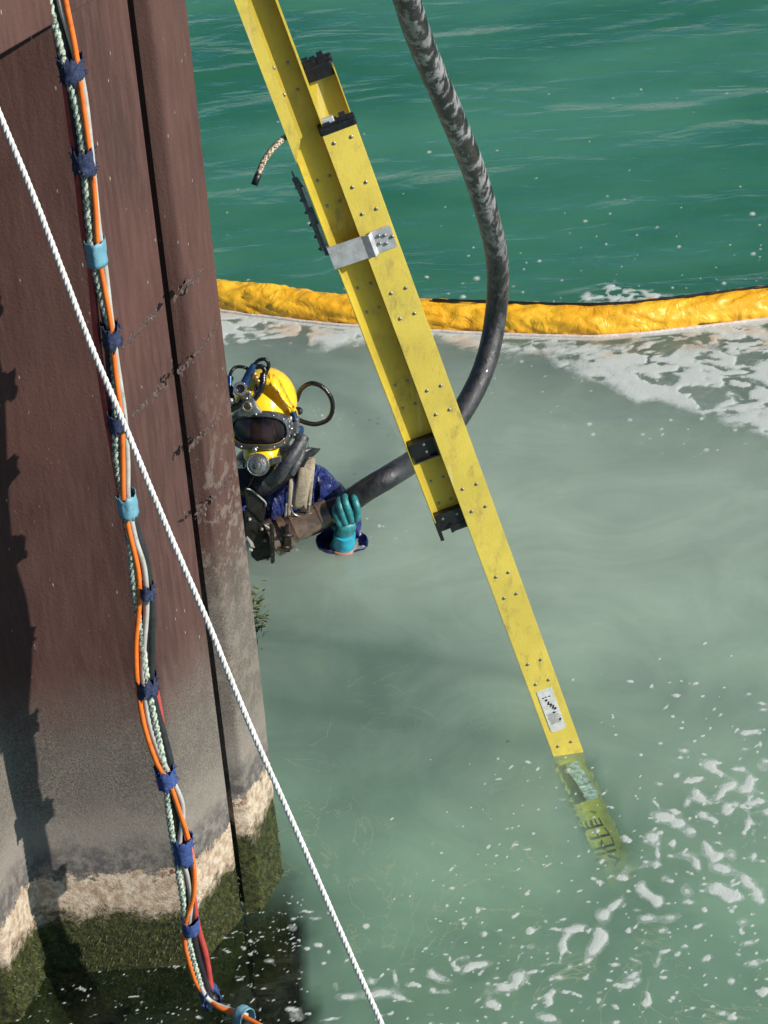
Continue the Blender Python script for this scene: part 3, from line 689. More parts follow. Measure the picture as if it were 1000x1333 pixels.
# fly section: channels with their open side toward the outside
fa0, fa1 = -.122, -.032
fs0 = s_of_y(672, -.08, .03); fs1 = LL+1.1
fly_rungs = [s_of_y(y, -.078, .034) for y in (103, 249, 388, 514, 638)]; fly_rungs += [fly_rungs[0]+.305*k for k in (1, 2, 3)]
bm = bmesh.new(); channel(bm, fs0, fs1, fa0, fa1, .0375, .005)
rivets(bm, fly_rungs, -.0765, .0335, .036, .017)
obj('fly_rail', bm, [M['yellow_in'], M['rivet']], lad)
bm = bmesh.new(); channel(bm, fs0, fs1, fa0, fa1, .366, .398)
obj('fly_rail', bm, [M['yellow_in'], M['rivet']], lad)
for s in base_rungs:
    bm = bmesh.new(); cyl(bm, LP(s, 0, .0045), LP(s, 0, .4), .0155, n=14); obj('rung', bm, M['alu'], lad, sharp=40)
for s in fly_rungs:
    bm = bmesh.new(); cyl(bm, LP(s, -.077, .038), LP(s, -.077, .3655), .0145, n=14); obj('rung', bm, M['alu'], lad, sharp=40)
# wide wear strip inside the left flange of the fly rail, cut diagonally at its lower end
sc_ = s_of_y(190, fa0+.02, .02)
bm = bmesh.new()
prism(bm, [LP(sc_-.03, fa0-.001, .004), LP(sc_+.02, fa0+.027, .004), LP(fs1, fa0+.027, .004), LP(fs1, fa0-.001, .004)], r*-.003)
obj('guard_strip', bm, M['yellow'], lad)
# end caps
def cap(s, a0, a1, d0, d1, hgt=.035, notch=False):
    bm = bmesh.new(); c = LP(s+hgt/2, (a0+a1)/2, (d0+d1)/2)
    box(bm, c, w_*(a1-a0)/2, r*(d1-d0)/2, u*hgt/2); bevel(bm, .005, 3)
    b2 = [(-.6, .010), (-.1, .006), (.5, .012)]
    for k, hh in b2:
        box(bm, LP(s+hgt+hh/2-.001, (a0+a1)/2+k*(a1-a0)/2*.8, (d0+d1)/2), w_*.008, r*(d1-d0)*.35, u*hh/2)
    return obj('end_cap', bm, M['black'], lad)
cap(LL-.004, -HW-.004, HW+.004, -.004, .036, .020)
cap(LL-.022, -HW+.003, HW-.003, .378, .404, .040); cap(LL+.01, -HW-.002, HW+.003, .385, .409, .02)
bm = bmesh.new(); box(bm, LP(LL+.022, -.018, .012), w_*.016, r*.006, u*.012); bevel(bm, .003); obj('cap_clip', bm, M['alu'], lad)
# black block in the fly channel and the foot at its lower end
sb = s_of_y(583, -.08, .02)
bm = bmesh.new(); box(bm, LP(sb, -.079, .0235), w_*.034, r*.0095, u*.028)
for da in (-.033, .033): box(bm, LP(sb, -.079+da, .012), w_*.002, r*.010, u*.029)
for ds in (-.028, .028): box(bm, LP(sb+ds, -.079, .012), w_*.031, r*.008, u*.0016)
for ds in (-.012, .012): dome(bm, LP(sb+ds, -.076, .0139), -r, .004, .0012, 12, 1)
obj('guide_block', bm, [M['black'], M['rivet']], lad)
bm = bmesh.new(); sf = fs0-.012
box(bm, LP(sf+.012, (fa0+fa1)/2-.002, .022), w_*.040, r*.010, u*.026)
box(bm, LP(sf-.008, fa0+.004, .018), w_*.005, r*.014, u*.030); box(bm, LP(sf-.012, fa0+.038, .016), w_*.004, r*.012, u*.012)
box(bm, LP(sf-.016, fa0+.062, .020), w_*.022, r*.010, u*.010)
for da in (-.02, .02): dome(bm, LP(sf+.022, -.078+da, .0119), -r, .004, .0012, 12, 1)
bevel_f = [f for f in bm.faces]
obj('foot', bm, [M['black'], M['rivet']], lad)
# aluminium strap round both sections
sbk = s_of_y(318, -.03, 0)
bm = bmesh.new(); hh = .031
def strap(pts, th):
    a = [LP(sbk, x, d) for x, d in pts]
    for i in range(len(a)-1):
        p_, q_ = a[i], a[i+1]; dd = (q_-p_).normalized(); nn_ = dd.cross(u).normalized()
        prism(bm, [p_-u*hh, q_-u*hh, q_+u*hh, p_+u*hh], nn_*th)
strap([(.036, -.0045), (-.012, -.0045)], .0025); strap([(-.012, -.0045), (-.022, -.018)], .0025); strap([(-.022, -.018), (-.040, -.010)], .0025)
strap([(-.040, -.010), (fa0-.006, -.004)], .0025); strap([(fa0-.006, -.004), (fa0-.006, .05)], .0025)
for a, b in ((-.002, .014), (-.006, -.006), (.012, .010), (.009, -.012), (.029, 0)): dome(bm, LP(sbk+b, a+.004, -.0070), -r, .0048, .003, 12, 1)
obj('bracket', bm, [M['alu'], M['rivet']], lad)
# long lock bracket beside the left edge
s1_, s2_ = s_of_y(238, fa0, .02), s_of_y(328, fa0, .02)
bm = bmesh.new()
prism(bm, [LP(s1_+.02, fa0-.026, .022), LP(s1_+.02, fa0-.012, .022), LP(s1_-.02, fa0-.003, .022), LP(s2_-.01, fa0-.003, .022), LP(s2_-.005, fa0-.016, .022), LP((s1_+s2_)/2, fa0-.017, .022)], r*.004)
box(bm, LP((s1_+s2_)/2+.02, fa0-.019, .032), w_*.002, r*.012, u*abs(s1_-s2_)*.55)
for k in range(6): dome(bm, LP(s1_-.01-k*.035, fa0-.020, .03), -w_, .005, .007, 10, 0)
o = obj('rung_lock', bm, [M['darkmetal']], lad)
bm = bmesh.new(); box(bm, LP(s1_-.035, fa0-.007, .018), w_*.004, r*.002, u*.028); obj('lock_plate', bm, M['alu'], o); bm = bmesh.new(); box(bm, LP(s2_+.05, fa0-.005, .018), w_*.003, r*.002, u*.035); obj('lock_plate', bm, M['alu'], o)
# halyard tail
ql = s_of_y(178, fa0, .02)
h0 = LP(ql, fa0, .02); dd_ = (h0-CAM).length
hp = [h0]+[P(x, y, d=dd_+o_) for x, y, o_ in ((366, 183, -.01), (352, 197, -.02), (341, 215, -.03), (337, 226, -.03))]
pr = obj('pull_rope', twist(hp, .0075, .022, .003, 4, 6), M['braid'], lad)
obj('rope_end', tube([hp[-1], P(334, 233, d=dd_-.03), P(331, 241, d=dd_-.03)], .0085, .01, 12), M['black'], pr)
# small wire hook / tie on base
# sticker
ss0, ss1 = s_of_y(897, -.005), s_of_y(951, .0)
bm = bmesh.new(); sm = (ss0+ss1)/2; sh = abs(ss0-ss1)/2*.97
a = [(-.024, sm+sh), (.021, sm+sh*1.02), (.021, sm-sh*.98), (-.010, sm-sh*1.0), (-.019, sm-sh*.97), (-.024, sm-sh*.9)]
prism(bm, [LP(s, x, -.0008) for x, s in a], r*-.0006)
stk = obj('sticker', bm, M['label'], lad)
bm = bmesh.new()
for (x, s, hx, hs) in [(-.006, .040, .004, .004), (-.003, .028, .003, .006), (.002, .018, .003, .007), (.006, .010, .003, .008), (.010, .002, .004, .005), (.003, -.010, .005, .003), (.0, .022, .006, .002), (.013, -.040, .003, .005), (-.012, .050, .003, .002), (-.004, .051, .004, .0015), (.006, .050, .004, .002)]:
    an = -.4; e = [(-hx, -hs), (hx*.7, -hs*.8), (hx, hs*.6), (-hx*.5, hs)]
    prism(bm, [LP(sm+s+y_*math.cos(an)+x_*math.sin(an), x+x_*math.cos(an)-y_*math.sin(an), -.0016) for x_, y_ in e], r*-.0004)
obj('print', bm, M['ink'], stk)
bm = bmesh.new()
for k in range(12):
    s = sm-.012-k*.0034; x0 = -.019+random.uniform(0, .002); x1 = .002+random.uniform(0, .014)
    prism(bm, [LP(s, x0, -.0016), LP(s, x1, -.0016), LP(s+.0012, x1, -.0016), LP(s+.0012, x0, -.0016)], r*-.0003)
obj('fine_print', bm, M['darkmetal'], stk)
# submerged end, bent by the water, and its lettering
Wt = [(740, 984, -.004), (746, 1002, -.006), (757, 1022, -.008), (765, 1042, -.010), (774, 1062, -.012), (784, 1084, -.015), (796, 1108, -.018), (810, 1138, -.022)]
Wt = [(a_, b_, c_*2) for a_, b_, c_ in Wt]
wc = smooth_path([P(x, y, z=z) for x, y, z in Wt], .008)
ws_ = Vector((.95, .42, 0))
bm = bmesh.new(); prev = None; N_ = 8
for i, c in enumerate(wc):
    k = i/len(wc)
    sh_ = (.012*mn.noise(Vector((i*.33, 0, 0)))+.005*mn.noise(Vector((i*.9, 5, 0))))*(1 if k < .6 else .5)
    wl = .043+.011*mn.noise(Vector((i*.55, 9, 0)))+.006*mn.noise(Vector((i*1.4, 3, 0))); row = []
    for j in range(N_+1):
        f = j/N_*2-1; row.append(bm.verts.new(c+ws_*(f*wl+sh_)+Vector((0, 0, -.006+.004*mn.noise(Vector((i*.5, f*2.2, 3)))))))
    for j in range(N_+1): row.append(bm.verts.new(row[N_-j].co+Vector((.004, .01, -.03))))
    if prev:
        for j in range(len(row)): bm.faces.new((prev[j], prev[(j+1) % len(row)], row[(j+1) % len(row)], row[j]))
    prev = row
bmesh.ops.recalc_face_normals(bm, faces=bm.faces)
sub = obj('submerged_rail', bm, M['yellow_wet'], lad, smooth=True, sharp=60)
cu = bpy.data.curves.new('t', 'FONT'); cu.body = "VILLE"; cu.size = .052; cu.extrude = .0008; cu.align_y = 'CENTER'
to = bpy.data.objects.new('t', cu); S.collection.objects.link(to)
dg = bpy.context.evaluated_depsgraph_get(); dg.update()
tm = bpy.data.meshes.new_from_object(to.evaluated_get(dg)); bpy.data.objects.remove(to)
q0 = P(808, 1128, z=-.026); q1 = P(776, 1066, z=-.016); td = (q1-q0).normalized(); ty = -(ws_-td*ws_.dot(td)).normalized(); tz = td.cross(ty)
if tz.z < 0: tz = -tz
L_ = max(v.co.x for v in tm.vertices); k_ = (q1-q0).length/L_
for v in tm.vertices:
    x, y, z = v.co
    v.co = q0+td*(x*k_)+ty*(y*.8+.004*math.sin(x*70))+tz*(z+.002)
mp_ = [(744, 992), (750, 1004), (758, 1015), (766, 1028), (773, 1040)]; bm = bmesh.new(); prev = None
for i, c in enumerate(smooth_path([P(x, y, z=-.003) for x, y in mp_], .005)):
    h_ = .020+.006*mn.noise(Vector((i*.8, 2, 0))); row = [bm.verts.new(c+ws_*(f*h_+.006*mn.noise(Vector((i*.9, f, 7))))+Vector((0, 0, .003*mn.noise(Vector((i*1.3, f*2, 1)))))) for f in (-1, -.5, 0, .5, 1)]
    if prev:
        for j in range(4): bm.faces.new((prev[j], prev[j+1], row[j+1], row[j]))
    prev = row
obj('glint_patch', bm, M['glint'], lad)  # wavy silver patch standing in for a reflection on the water
link('lettering', tm, M['ink'], sub, smooth=False)

# ------------------------------------------------------------ containment boom
bp = smooth_path([P(x, y, z=.02) for x, y in zip(BX, BY)], .011)
def brf(L, a):
    f = 1+.055*mn.noise(Vector((L*2.2, 0, 1)))
    c, s = math.cos(a), math.sin(a)
    f += .22*abs(mn.noise(Vector((L*5+s*1.6, c*1.2, s*1.2+3))))-.16*abs(mn.noise(Vector((L*13-c*2.2, c*1.6+9, s*1.6))))+.05*mn.noise(Vector((L*30, c*3, s*3)))
    f -= .10*max(0, 1-abs(mn.noise(Vector((L*6+s*2.5, c*1.1, s*1.1)))*9))
    return f
bm = bmesh.new(); sweep(bm, bp, .074, 56, rf=brf)
boom = empty('containment_boom', bp[len(bp)//2], 'long crumpled yellow floating boom curving across the water behind the diver', 'boom')
obj('float_tube', bm, M['boomf'], boom, smooth=True)
bm = bmesh.new(); T_, N_2 = frames(bp)
# dark stitched seam along the top back edge
sp_ = []; L = 0
for i, q in enumerate(bp):
    if i: L += (q-bp[i-1]).length
    xx = proj(q)[0]
    if xx > 560:
        ang = math.radians(84+12*mn.noise(Vector((L*1.4, 4, 0))))
        side = Vector((-T_[i].y, T_[i].x, 0)).normalized(); side = side if side.y > 0 else -side
        rr_ = .079*(1+.06*mn.noise(Vector((L*3, 1, 1))))
        sp_.append(q+side*math.cos(ang)*rr_+Vector((0, 0, math.sin(ang)*rr_)))
sweep(bm, sp_, lambda t_: .0045+.004*abs(mn.noise(Vector((t_*60, 0, 0)))), 7)
obj('seam', bm, M['black'], boom)
# white skirt lip at the waterline on the near side
lp = []
for i, q in enumerate(bp):
    side = Vector((-T_[i].y, T_[i].x, 0)).normalized(); side = side if side.y > 0 else -side
    lp.append(q-side*(.080+.004*mn.noise(Vector((i*.1, 0, 0))))+Vector((0, 0, -.014)))
bm = bmesh.new(); sweep(bm, lp, .008, 8); obj('skirt_edge', bm, simple('pale_scummy_canvas', (.62, .55, .50), .7, 0, .2, 60, .002, dirt=(.3, .22, .16)), boom)

# ------------------------------------------------------------ diver
YD = P(370, 700, z=0).y
def H(x, y, dy=0.): return P(x, y, Y=YD+dy)
per = empty('person', H(372, 700)*1, 'diver in yellow hard helmet and navy suit, chest deep, gripping the black hose', 'person')
per.location.z = -.9
# body: one continuous skinned figure
V = []; E = []; Rr = []
def jv(p, rad, prev=None):
    V.append(p); Rr.append(rad)
    if prev is not None: E.append((prev, len(V)-1))
    return len(V)-1
pel = jv(H(362, 700, .10)+Vector((0, 0, -.42)), (.14, .10))
ab = jv(H(364, 700, .10)+Vector((0, 0, -.18)), (.13, .09), pel)
ch = jv(H(366, 690, .08), (.13, .085), ab)
ch2 = jv(H(366, 645, .08), (.10, .07), ch)
nk = jv(H(356, 600, .05), (.055, .055), ch2)
hdv = jv(H(346, 560, .03), (.085, .10), nk); jv(H(345, 525, .04), (.075, .09), hdv)
shr = jv(H(418, 634, .07), .050, ch2); elr = jv(H(452, 676, -.02)+Vector((.01, .02, -.12)), .040, shr)
wr_ = jv(H(448, 712, -.10), .033, elr)
shl = jv(H(312, 642, .07), .050, ch2); ell = jv(H(298, 700, .0), .040, shl); jv(H(300, 730, -.12), .033, ell)
for sx in (-.1, .1):
    kn = jv(V[pel]+Vector((sx, -.10, -.45)), .08, pel); jv(V[pel]+Vector((sx*1.2, .05, -.88)), .055, kn)
skin('body', V, E, [tuple(x) if isinstance(x, tuple) else x for x in Rr], M['rub'], per)
# jacket
V = []; E = []; Rr = []
a_ = jv(H(364, 700, .10)+Vector((0, 0, -.25)), (.185, .14)); b_ = jv(H(366, 692, .08), (.20, .145), a_); c_ = jv(H(368, 652, .07), (.185, .13), b_)
d_ = jv(H(364, 616, .05), (.14, .11), c_); jv(H(356, 600, .05), (.095, .09), d_)
e_ = jv(H(412, 622, .05), .085, c_); f_ = jv(H(432, 650, .01), .070, e_); jv(H(446, 690, .0)+Vector((0, 0, -.05)), .068, f_)
g_ = jv(H(316, 634, .06), .090, c_); h_ = jv(H(304, 665, .0), .075, g_); jv(H(298, 720, -.04), .07, h_)
def jd(co): return .016*mn.noise(co*13)+.012*mn.noise(Vector((co.x*50, co.y*20, co.z*16)))
skin('jacket', V, E, Rr, M['navy'], per, 3, 1, jd)
# raised sleeve hem round the wrist
wc_ = P(446, 713, z=.0); bm = bmesh.new(); rings = []
up = Vector((.05, -.15, 1)).normalized(); nseg = 36
for (hgt, rx_, ry_) in ((-.06, .052, .045), (-.012, .074, .060), (.018, .086, .066), (.030, .082, .062), (.016, .078, .058), (.004, .036, .030)):
    ring = []
    for k in range(nseg):
        a = 2*math.pi*k/nseg; dr = .85 if math.sin(a) < 0 else 1.05
        hx = hgt*(.3 if math.sin(a) < -.2 else 1.0)+(.010*math.cos(a*1+2.6) if hgt > 0 else 0)+.004*mn.noise(Vector((math.cos(a)*2, math.sin(a)*2, hgt*9)))
        ring.append(bm.verts.new(wc_+Vector((math.cos(a)*rx_*1.02, math.sin(a)*ry_*dr+.012, hx))))
    rings.append(ring)
for j in range(len(rings)-1):
    for k in range(nseg): bm.faces.new((rings[j][k], rings[j][(k+1) % nseg], rings[j+1][(k+1) % nseg], rings[j+1][k]))
bmesh.ops.recalc_face_normals(bm, faces=bm.faces)
obj('sleeve_hem', bm, M['navy'], per, smooth=True)
# glove: palm, four fingers over the hose, thumb behind
YH = YD-.075
HX = [(350, 704, .05), (428, 664, .0), (452, 655, -.005), (480, 636, .0), (510, 617, .03)]
def G(x, y, dy): return P(x, y, Y=YH+dy)
def finger(pts, rad):
    vs = [G(*p) for p in pts]; return vs, [(i, i+1) for i in range(len(vs)-1)], rad
V = []; E = []; Rr = []
wv_ = jv(G(447, 712, -.020), (.036, .026)); c1 = jv(G(448, 700, -.034), (.033, .024), wv_)
palm = jv(G(451, 690, -.046), (.036, .020), c1); pt = jv(G(454, 680, -.052), (.036, .017), palm)
gl_ = skin('glove', V, E, Rr, M['glove'], per, 2, 0)
for pts, rads in (
    ([(446, 688, -.050), (440, 677, -.062), (437, 669, -.060), (436, 662, -.048), (438, 657, -.030)], [.0105, .0115, .011, .0105, .0095]),
    ([(451, 684, -.056), (446, 671, -.066), (442, 660, -.062), (441, 652, -.046), (443, 648, -.026)], [.0115, .012, .0115, .011, .010]),
    ([(458, 681, -.056), (455, 668, -.066), (450, 656, -.062), (448, 648, -.044), (450, 644, -.022)], [.0115, .012, .0118, .0112, .010]),
    ([(464, 679, -.050), (466, 668, -.060), (464, 657, -.056), (461, 649, -.040), (460, 644, -.020)], [.0115, .0118, .0115, .011, .0095]),
    ([(440, 690, -.030), (436, 682, .00), (437, 668, .040), (442, 652, .050), (446, 644, .035)], [.013, .0125, .012, .012, .011])):
    V = [G(*p) for p in pts]; rads = [q_*1.13 for q_ in rads]
    skin('finger' if pts[0][2] < -.04 else 'thumb', V, [(i, i+1) for i in range(4)], rads, M['glove'], gl_, 2, 0)
bm = bmesh.new()
ca, cb_ = G(447, 714, -.018), G(449, 694, -.038); sweep(bm, smooth_path([ca, (ca+cb_)/2, cb_], .004), lambda t_: .041-.006*t_, 22, rf=lambda L, a: 1+.035*mn.noise(Vector((L*60, math.cos(a)*2, math.sin(a)*2))))
obj('cuff', bm, M['cuff'], gl_)
# forearm skin above the water
bm = bmesh.new(); sweep(bm, [P(447, 716, z=-.03), G(447, 712, -.02), G(447, 709, -.022)], lambda t_: .044, 20); 
obj('forearm', bm, M['skin'], per)

# ---- helmet
HC = H(335, 563, -.13); hn = Vector((-.16, -.93, .33)).normalized(); ha = Vector((.985, -.17, 0)); ha = (ha-hn*ha.dot(hn)).normalized(); hb = hn.cross(ha); hb = hb if hb.z > 0 else -hb
def Q(x, y, w=0.):
    v = ray(x, y); c = HC+hn*w; return CAM+v*((c-CAM).dot(hn)/v.dot(hn))
def Fh(uu, vv, ww=0.): return HC+ha*uu+hb*vv+hn*ww
bm = bmesh.new()
ellipsoid(bm, Q(342, 538, -.105), ha*.098, hn*.105, hb*.118)
ellipsoid(bm, Q(347, 524, -.145), ha*.100, hn*.115, hb*.115)
ellipsoid(bm, Q(362, 546, -.145), ha*.066, hn*.090, hb*.085)
ellipsoid(bm, Q(336, 563, -.060), ha*.106, hn*.050, hb*.066)
ellipsoid(bm, Q(341, 592, -.045), ha*.060, hn*.050, hb*.042)
hel = remeshed('helmet', bm, M['helm'], per, .0055, 4)
# crest lip overhanging the face on the right
cp = [Q(348, 482, -.06), Q(362, 493, -.055), Q(371, 510, -.055), Q(378, 524, -.06), Q(385, 532, -.07), Q(388, 545, -.09), Q(386, 553, -.10)]
bm = bmesh.new(); pa = smooth_path(cp, .006); inner_ = smooth_path([Q(344, 500, -.015), Q(354, 502, -.012), Q(362, 512, -.012), Q(371, 524, -.02), Q(378, 532, -.035), Q(382, 545, -.06), Q(382, 553, -.07)], .006)
n_ = 60; A = [pa[int(i*(len(pa)-1)/n_)] for i in range(n_+1)]; Bq = [inner_[int(i*(len(inner_)-1)/n_)] for i in range(n_+1)]
vt = [(bm.verts.new(a), bm.verts.new((a+b)*.5+hn*.012), bm.verts.new(b)) for a, b in zip(A, Bq)]
for i in range(n_):
    for j in range(2): bm.faces.new((vt[i][j], vt[i+1][j], vt[i+1][j+1], vt[i][j+1]))
bmesh.ops.recalc_face_normals(bm, faces=bm.faces)
o = obj('crest', bm, M['helm'], hel, smooth=True); m = o.modifiers.new('s', 'SOLIDIFY'); m.thickness = .006; m.offset = 0
# visor ring and glass
def ringpt(a, kx, ky, wz=0.):
    c, s = math.cos(a), math.sin(a); x = math.copysign(abs(c)**.75, c)*kx; y = math.copysign(abs(s)**.85, s)*ky
    if s < 0: y *= (.92-.16*(1-abs(c)))
    return Fh(x, y, wz-4.2*x*x)
bm = bmesh.new(); n_ = 72; rr = []
for k in range(n_):
    a = 2*math.pi*k/n_
    rr.append([bm.verts.new(ringpt(a, kx, ky, wz)) for kx, ky, wz in ((.108, .070, -.012), (.109, .071, .006), (.104, .066, .014), (.093, .055, .014), (.088, .050, .008), (.087, .049, -.012))])
for k in range(n_):
    for j in range(5): bm.faces.new((rr[k][j], rr[(k+1) % n_][j], rr[(k+1) % n_][j+1], rr[k][j+1]))
bmesh.ops.recalc_face_normals(bm, faces=bm.faces)
for k in range(14):
    a = 2*math.pi*(k+.5)/14; dome(bm, ringpt(a, .099, .0605, .0135), hn, .0042, .0035, 10, 1)
obj('visor_ring', bm, [M['ringm'], M['chrome']], hel, smooth=True, sharp=35)
bm = bmesh.new(); lay = []
for q in range(7):
    f = 1-q/6.5; lay.append([bm.verts.new(ringpt(2*math.pi*k/n_, .088*f, .050*f, .002+.006*(1-f*f))) for k in range(n_)])
for q in range(6):
    for k in range(n_): bm.faces.new((lay[q][k], lay[q][(k+1) % n_], lay[q+1][(k+1) % n_], lay[q+1][k]))
bm.faces.new(lay[-1]); bmesh.ops.recalc_face_normals(bm, faces=bm.faces)
obj('visor', bm, M['visor'], hel, smooth=True)
bm = bmesh.new(); sweep(bm, smooth_path([ringpt(a, .089, .051, .008) for a in (3.5, 3.9, 4.3, 4.71, 5.1, 5.5, 5.9)], .006), .0028, 8); obj('visor_seal', bm, M['brass'], hel)
# regulator
rc = Q(336, 605, .010); ra = (CAM-rc).normalized()*.8+Vector((-.1, 0, -.1)); ra.normalize()
bm = bmesh.new(); lathe(bm, rc-ra*.04, ra, [(0, .026), (.018, .034), (.030, .037), (.040, .0365), (.043, .034), (.041, .030), (.047, .026), (.052, .014), (.052, .013), (.050, .012), (.050, .010), (.056, .009), (.058, .003)], 32)
reg = obj('regulator', bm, M['chrome'], hel, smooth=True, sharp=30)
bm = bmesh.new(); cyl(bm, Q(346, 603, 0.0), Q(355, 599, 0), .007); box(bm, Q(361, 598, .0), ha*.014+hb*.003, hn*.012, hb*.009-ha*.002); bevel(bm, .0015); obj('fitting', bm, M['chrome'], reg)
bm = bmesh.new(); cyl(bm, Q(326, 605, -.005), Q(318, 605, -.01), .008); cyl(bm, Q(318, 605, -.01), Q(302, 605, -.02), .0125, n=8); obj('fitting', bm, M['chrome'], reg)
bm = bmesh.new(); lathe(bm, Q(332, 585, .012), hn, [(0, .008), (.012, .008), (.014, .005)], 12); cyl(bm, Q(332, 582, .016), Q(332, 590, .02), .004); obj('knob', bm, M['chrome'], hel)
# triangular chrome bracket over the visor
bm = bmesh.new(); prism(bm, [Q(309, 541, .012), Q(314, 528, .02), Q(317, 518, .026), Q(324, 514, .028), Q(331, 519, .026), Q(335, 530, .02), Q(342, 537, .012), Q(341, 541, .012), Q(325, 543, .014)], hn*-.016); bevel(bm, .003)
br = obj('top_bracket', bm, M['chrome'], hel, smooth=True, sharp=40)
bm = bmesh.new(); lathe(bm, Q(323, 528, .012), hn, [(0, .017), (.018, .0165), (.020, .013), (.016, .011), (.016, .002)], 24); obj('boss', bm, M['chrome'], br, smooth=True, sharp=30)
bm = bmesh.new(); lathe(bm, Q(323, 528, .027), hn, [(0, .0105), (.003, .010), (.003, .005), (.005, .004)], 20); obj('plug', bm, M['brass'], br)
# camera on top
cc = Q(313, 506, .045); cax = (CAM-cc).normalized()
bm = bmesh.new(); lathe(bm, cc-cax*.05, cax, [(0, .020), (.03, .022), (.055, .0225), (.060, .020), (.060, .014), (.056, .0135), (.056, .002)], 28); kc = obj('camera_housing', bm, M['chrome'], hel, smooth=True, sharp=30)
bm = bmesh.new(); lathe(bm, cc+cax*.007, cax, [(0, .0135), (.003, .0125), (.002, .009), (.004, .008), (.003, .001)], 20); obj('lens', bm, M['rub'], kc)
bm = bmesh.new(); cyl(bm, Q(317, 502, .02), Q(328, 480, .005), .014, .013); cyl(bm, Q(327, 482, .005), Q(331, 474, 0), .0115, .009); obj('camera_body', bm, M['bluem'], kc, smooth=True, sharp=40)
bm = bmesh.new(); box(bm, Q(322, 515, .025), ha*.012, hn*.01, hb*.010); bevel(bm, .003)
for e in ((317, 513), (325, 511), (321, 519)): dome(bm, Q(*e, .036), hn, .004, .004)
obj('camera_clamp', bm, M['chrome'], kc)
# lamp on the left
bm = bmesh.new(); lc = Q(299, 524, .035); la = (CAM-lc).normalized()*.55+Vector((0, 0, -.8)); la.normalize()
lathe(bm, lc-la*.028, la, [(0, .012), (.008, .018), (.030, .0205), (.034, .019), (.030, .016), (.028, .002)], 24); lm = obj('lamp', bm, M['rub'], hel, smooth=True, sharp=30)
bm = bmesh.new(); lathe(bm, lc+la*.001, la, [(0, .0155), (.003, .013), (.005, .003)], 20); obj('lamp_glass', bm, M['lensg'], lm)
bm = bmesh.new(); cyl(bm, lc-la*.02, Q(299, 503, .02), .0125); cyl(bm, Q(299, 504, .02), Q(299, 490, .01), .0085); obj('lamp_body', bm, M['bluem'], lm, smooth=True, sharp=40)
def hhose(L, rad, mat='rub', nm='cable', par=None): return obj(nm, tube([Q(*p) for p in L], rad, .005, 10), M[mat], par or hel)
hhose([(299, 493, .01), (301, 484, .01), (307, 478, .0), (318, 478, -.005), (324, 482, -.01)], .0055)
hhose([(330, 476, 0), (337, 469, 0), (346, 468, 0), (350, 475, -.005), (347, 484, -.01), (342, 494, 0), (338, 508, .01), (331, 518, .012)], .0062)
hhose([(333, 478, -.01), (340, 477, -.01), (345, 482, -.01), (342, 490, -.005), (336, 500, .005), (333, 512, .01)], .0085)
hhose([(343, 486, 0), (342, 500, .012), (337, 511, .016), (331, 519, .014)], .011)
hhose([(290, 545, -.05), (295, 538, .0), (303, 532, .02), (311, 527, .02), (316, 520, .02)], .010)
hhose([(292, 515, -.08), (294, 500, -.06), (300, 492, -.04)], .012)
bm = bmesh.new()
for k in range(4): lathe(bm, Q(331+k*2.2, 488+k*4.5, .012), hn+ha*.4, [(0, .008), (.006, .008), (.008, .004)], 12)
obj('brass_fittings', bm, M['brass'], hel)
# side clamps
bm = bmesh.new(); cyl(bm, Q(377, 542, -.045), Q(378, 570, -.045), .011, .010); box(bm, Q(385, 556, -.06), ha*.010, hn*.014, hb*.035); bevel(bm, .003)
for e in ((376, 549), (379, 558), (383, 566), (386, 546)): dome(bm, Q(*e, -.03), hn+ha*.5, .0055, .006)
obj('side_clamp', bm, M['chrome'], hel, smooth=True, sharp=40)
bm = bmesh.new(); lathe(bm, Q(389, 560, -.08), (ha+hn*.3), [(0, .016), (.010, .016), (.014, .010)], 18); obj('side_cap', bm, M['bluem'], hel, smooth=True, sharp=40); bm = bmesh.new(); cyl(bm, Q(381, 536, -.05), Q(385, 548, -.05), .011); obj('side_clamp', bm, M['bluem'], hel, smooth=True, sharp=40)
bm = bmesh.new(); lathe(bm, Q(386, 535, -.09), ha, [(0, .014), (.014, .012), (.02, .006)], 16); obj('valve', bm, M['rub'], hel)
# neck dam and rubber hoses
bm = bmesh.new(); ellipsoid(bm, H(350, 606, .01), Vector((.12, 0, 0)), Vector((0, .10, 0)), Vector((0, 0, .075))); ellipsoid(bm, H(330, 622, -.02), Vector((.10, 0, 0)), Vector((0, .09, 0)), Vector((0, 0, .06)))
remeshed('neck_dam', bm, M['rub'], per, .008, 4)
hhose([(395, 568, -.05), (389, 580, -.03), (381, 592, -.01), (372, 606, .0), (362, 620, -.01), (352, 628, -.03)], .021, 'greyrub', 'breathing_hose', per)
hhose([(394, 578, -.08), (392, 592, -.05), (386, 604, -.03), (378, 618, -.02)], .013, 'greyrub', 'breathing_hose', per)
hl = [H(386, 522, .06), H(392, 507, .06), H(405, 499, .05), H(420, 504, .04), H(431, 518, .03), H(433, 533, .03), H(427, 546, .03), H(412, 552, .04), H(398, 550, .05), H(386, 545, .06)]
obj('looped_hose', tube(hl, .0078, .006, 12), M['rub'], per)
obj('small_ring', tube([H(396+6*math.cos(a), 579+6*math.sin(a), -.06) for a in [i*.6 for i in range(12)]], .0018, .004, 6), M['chrome'], per)
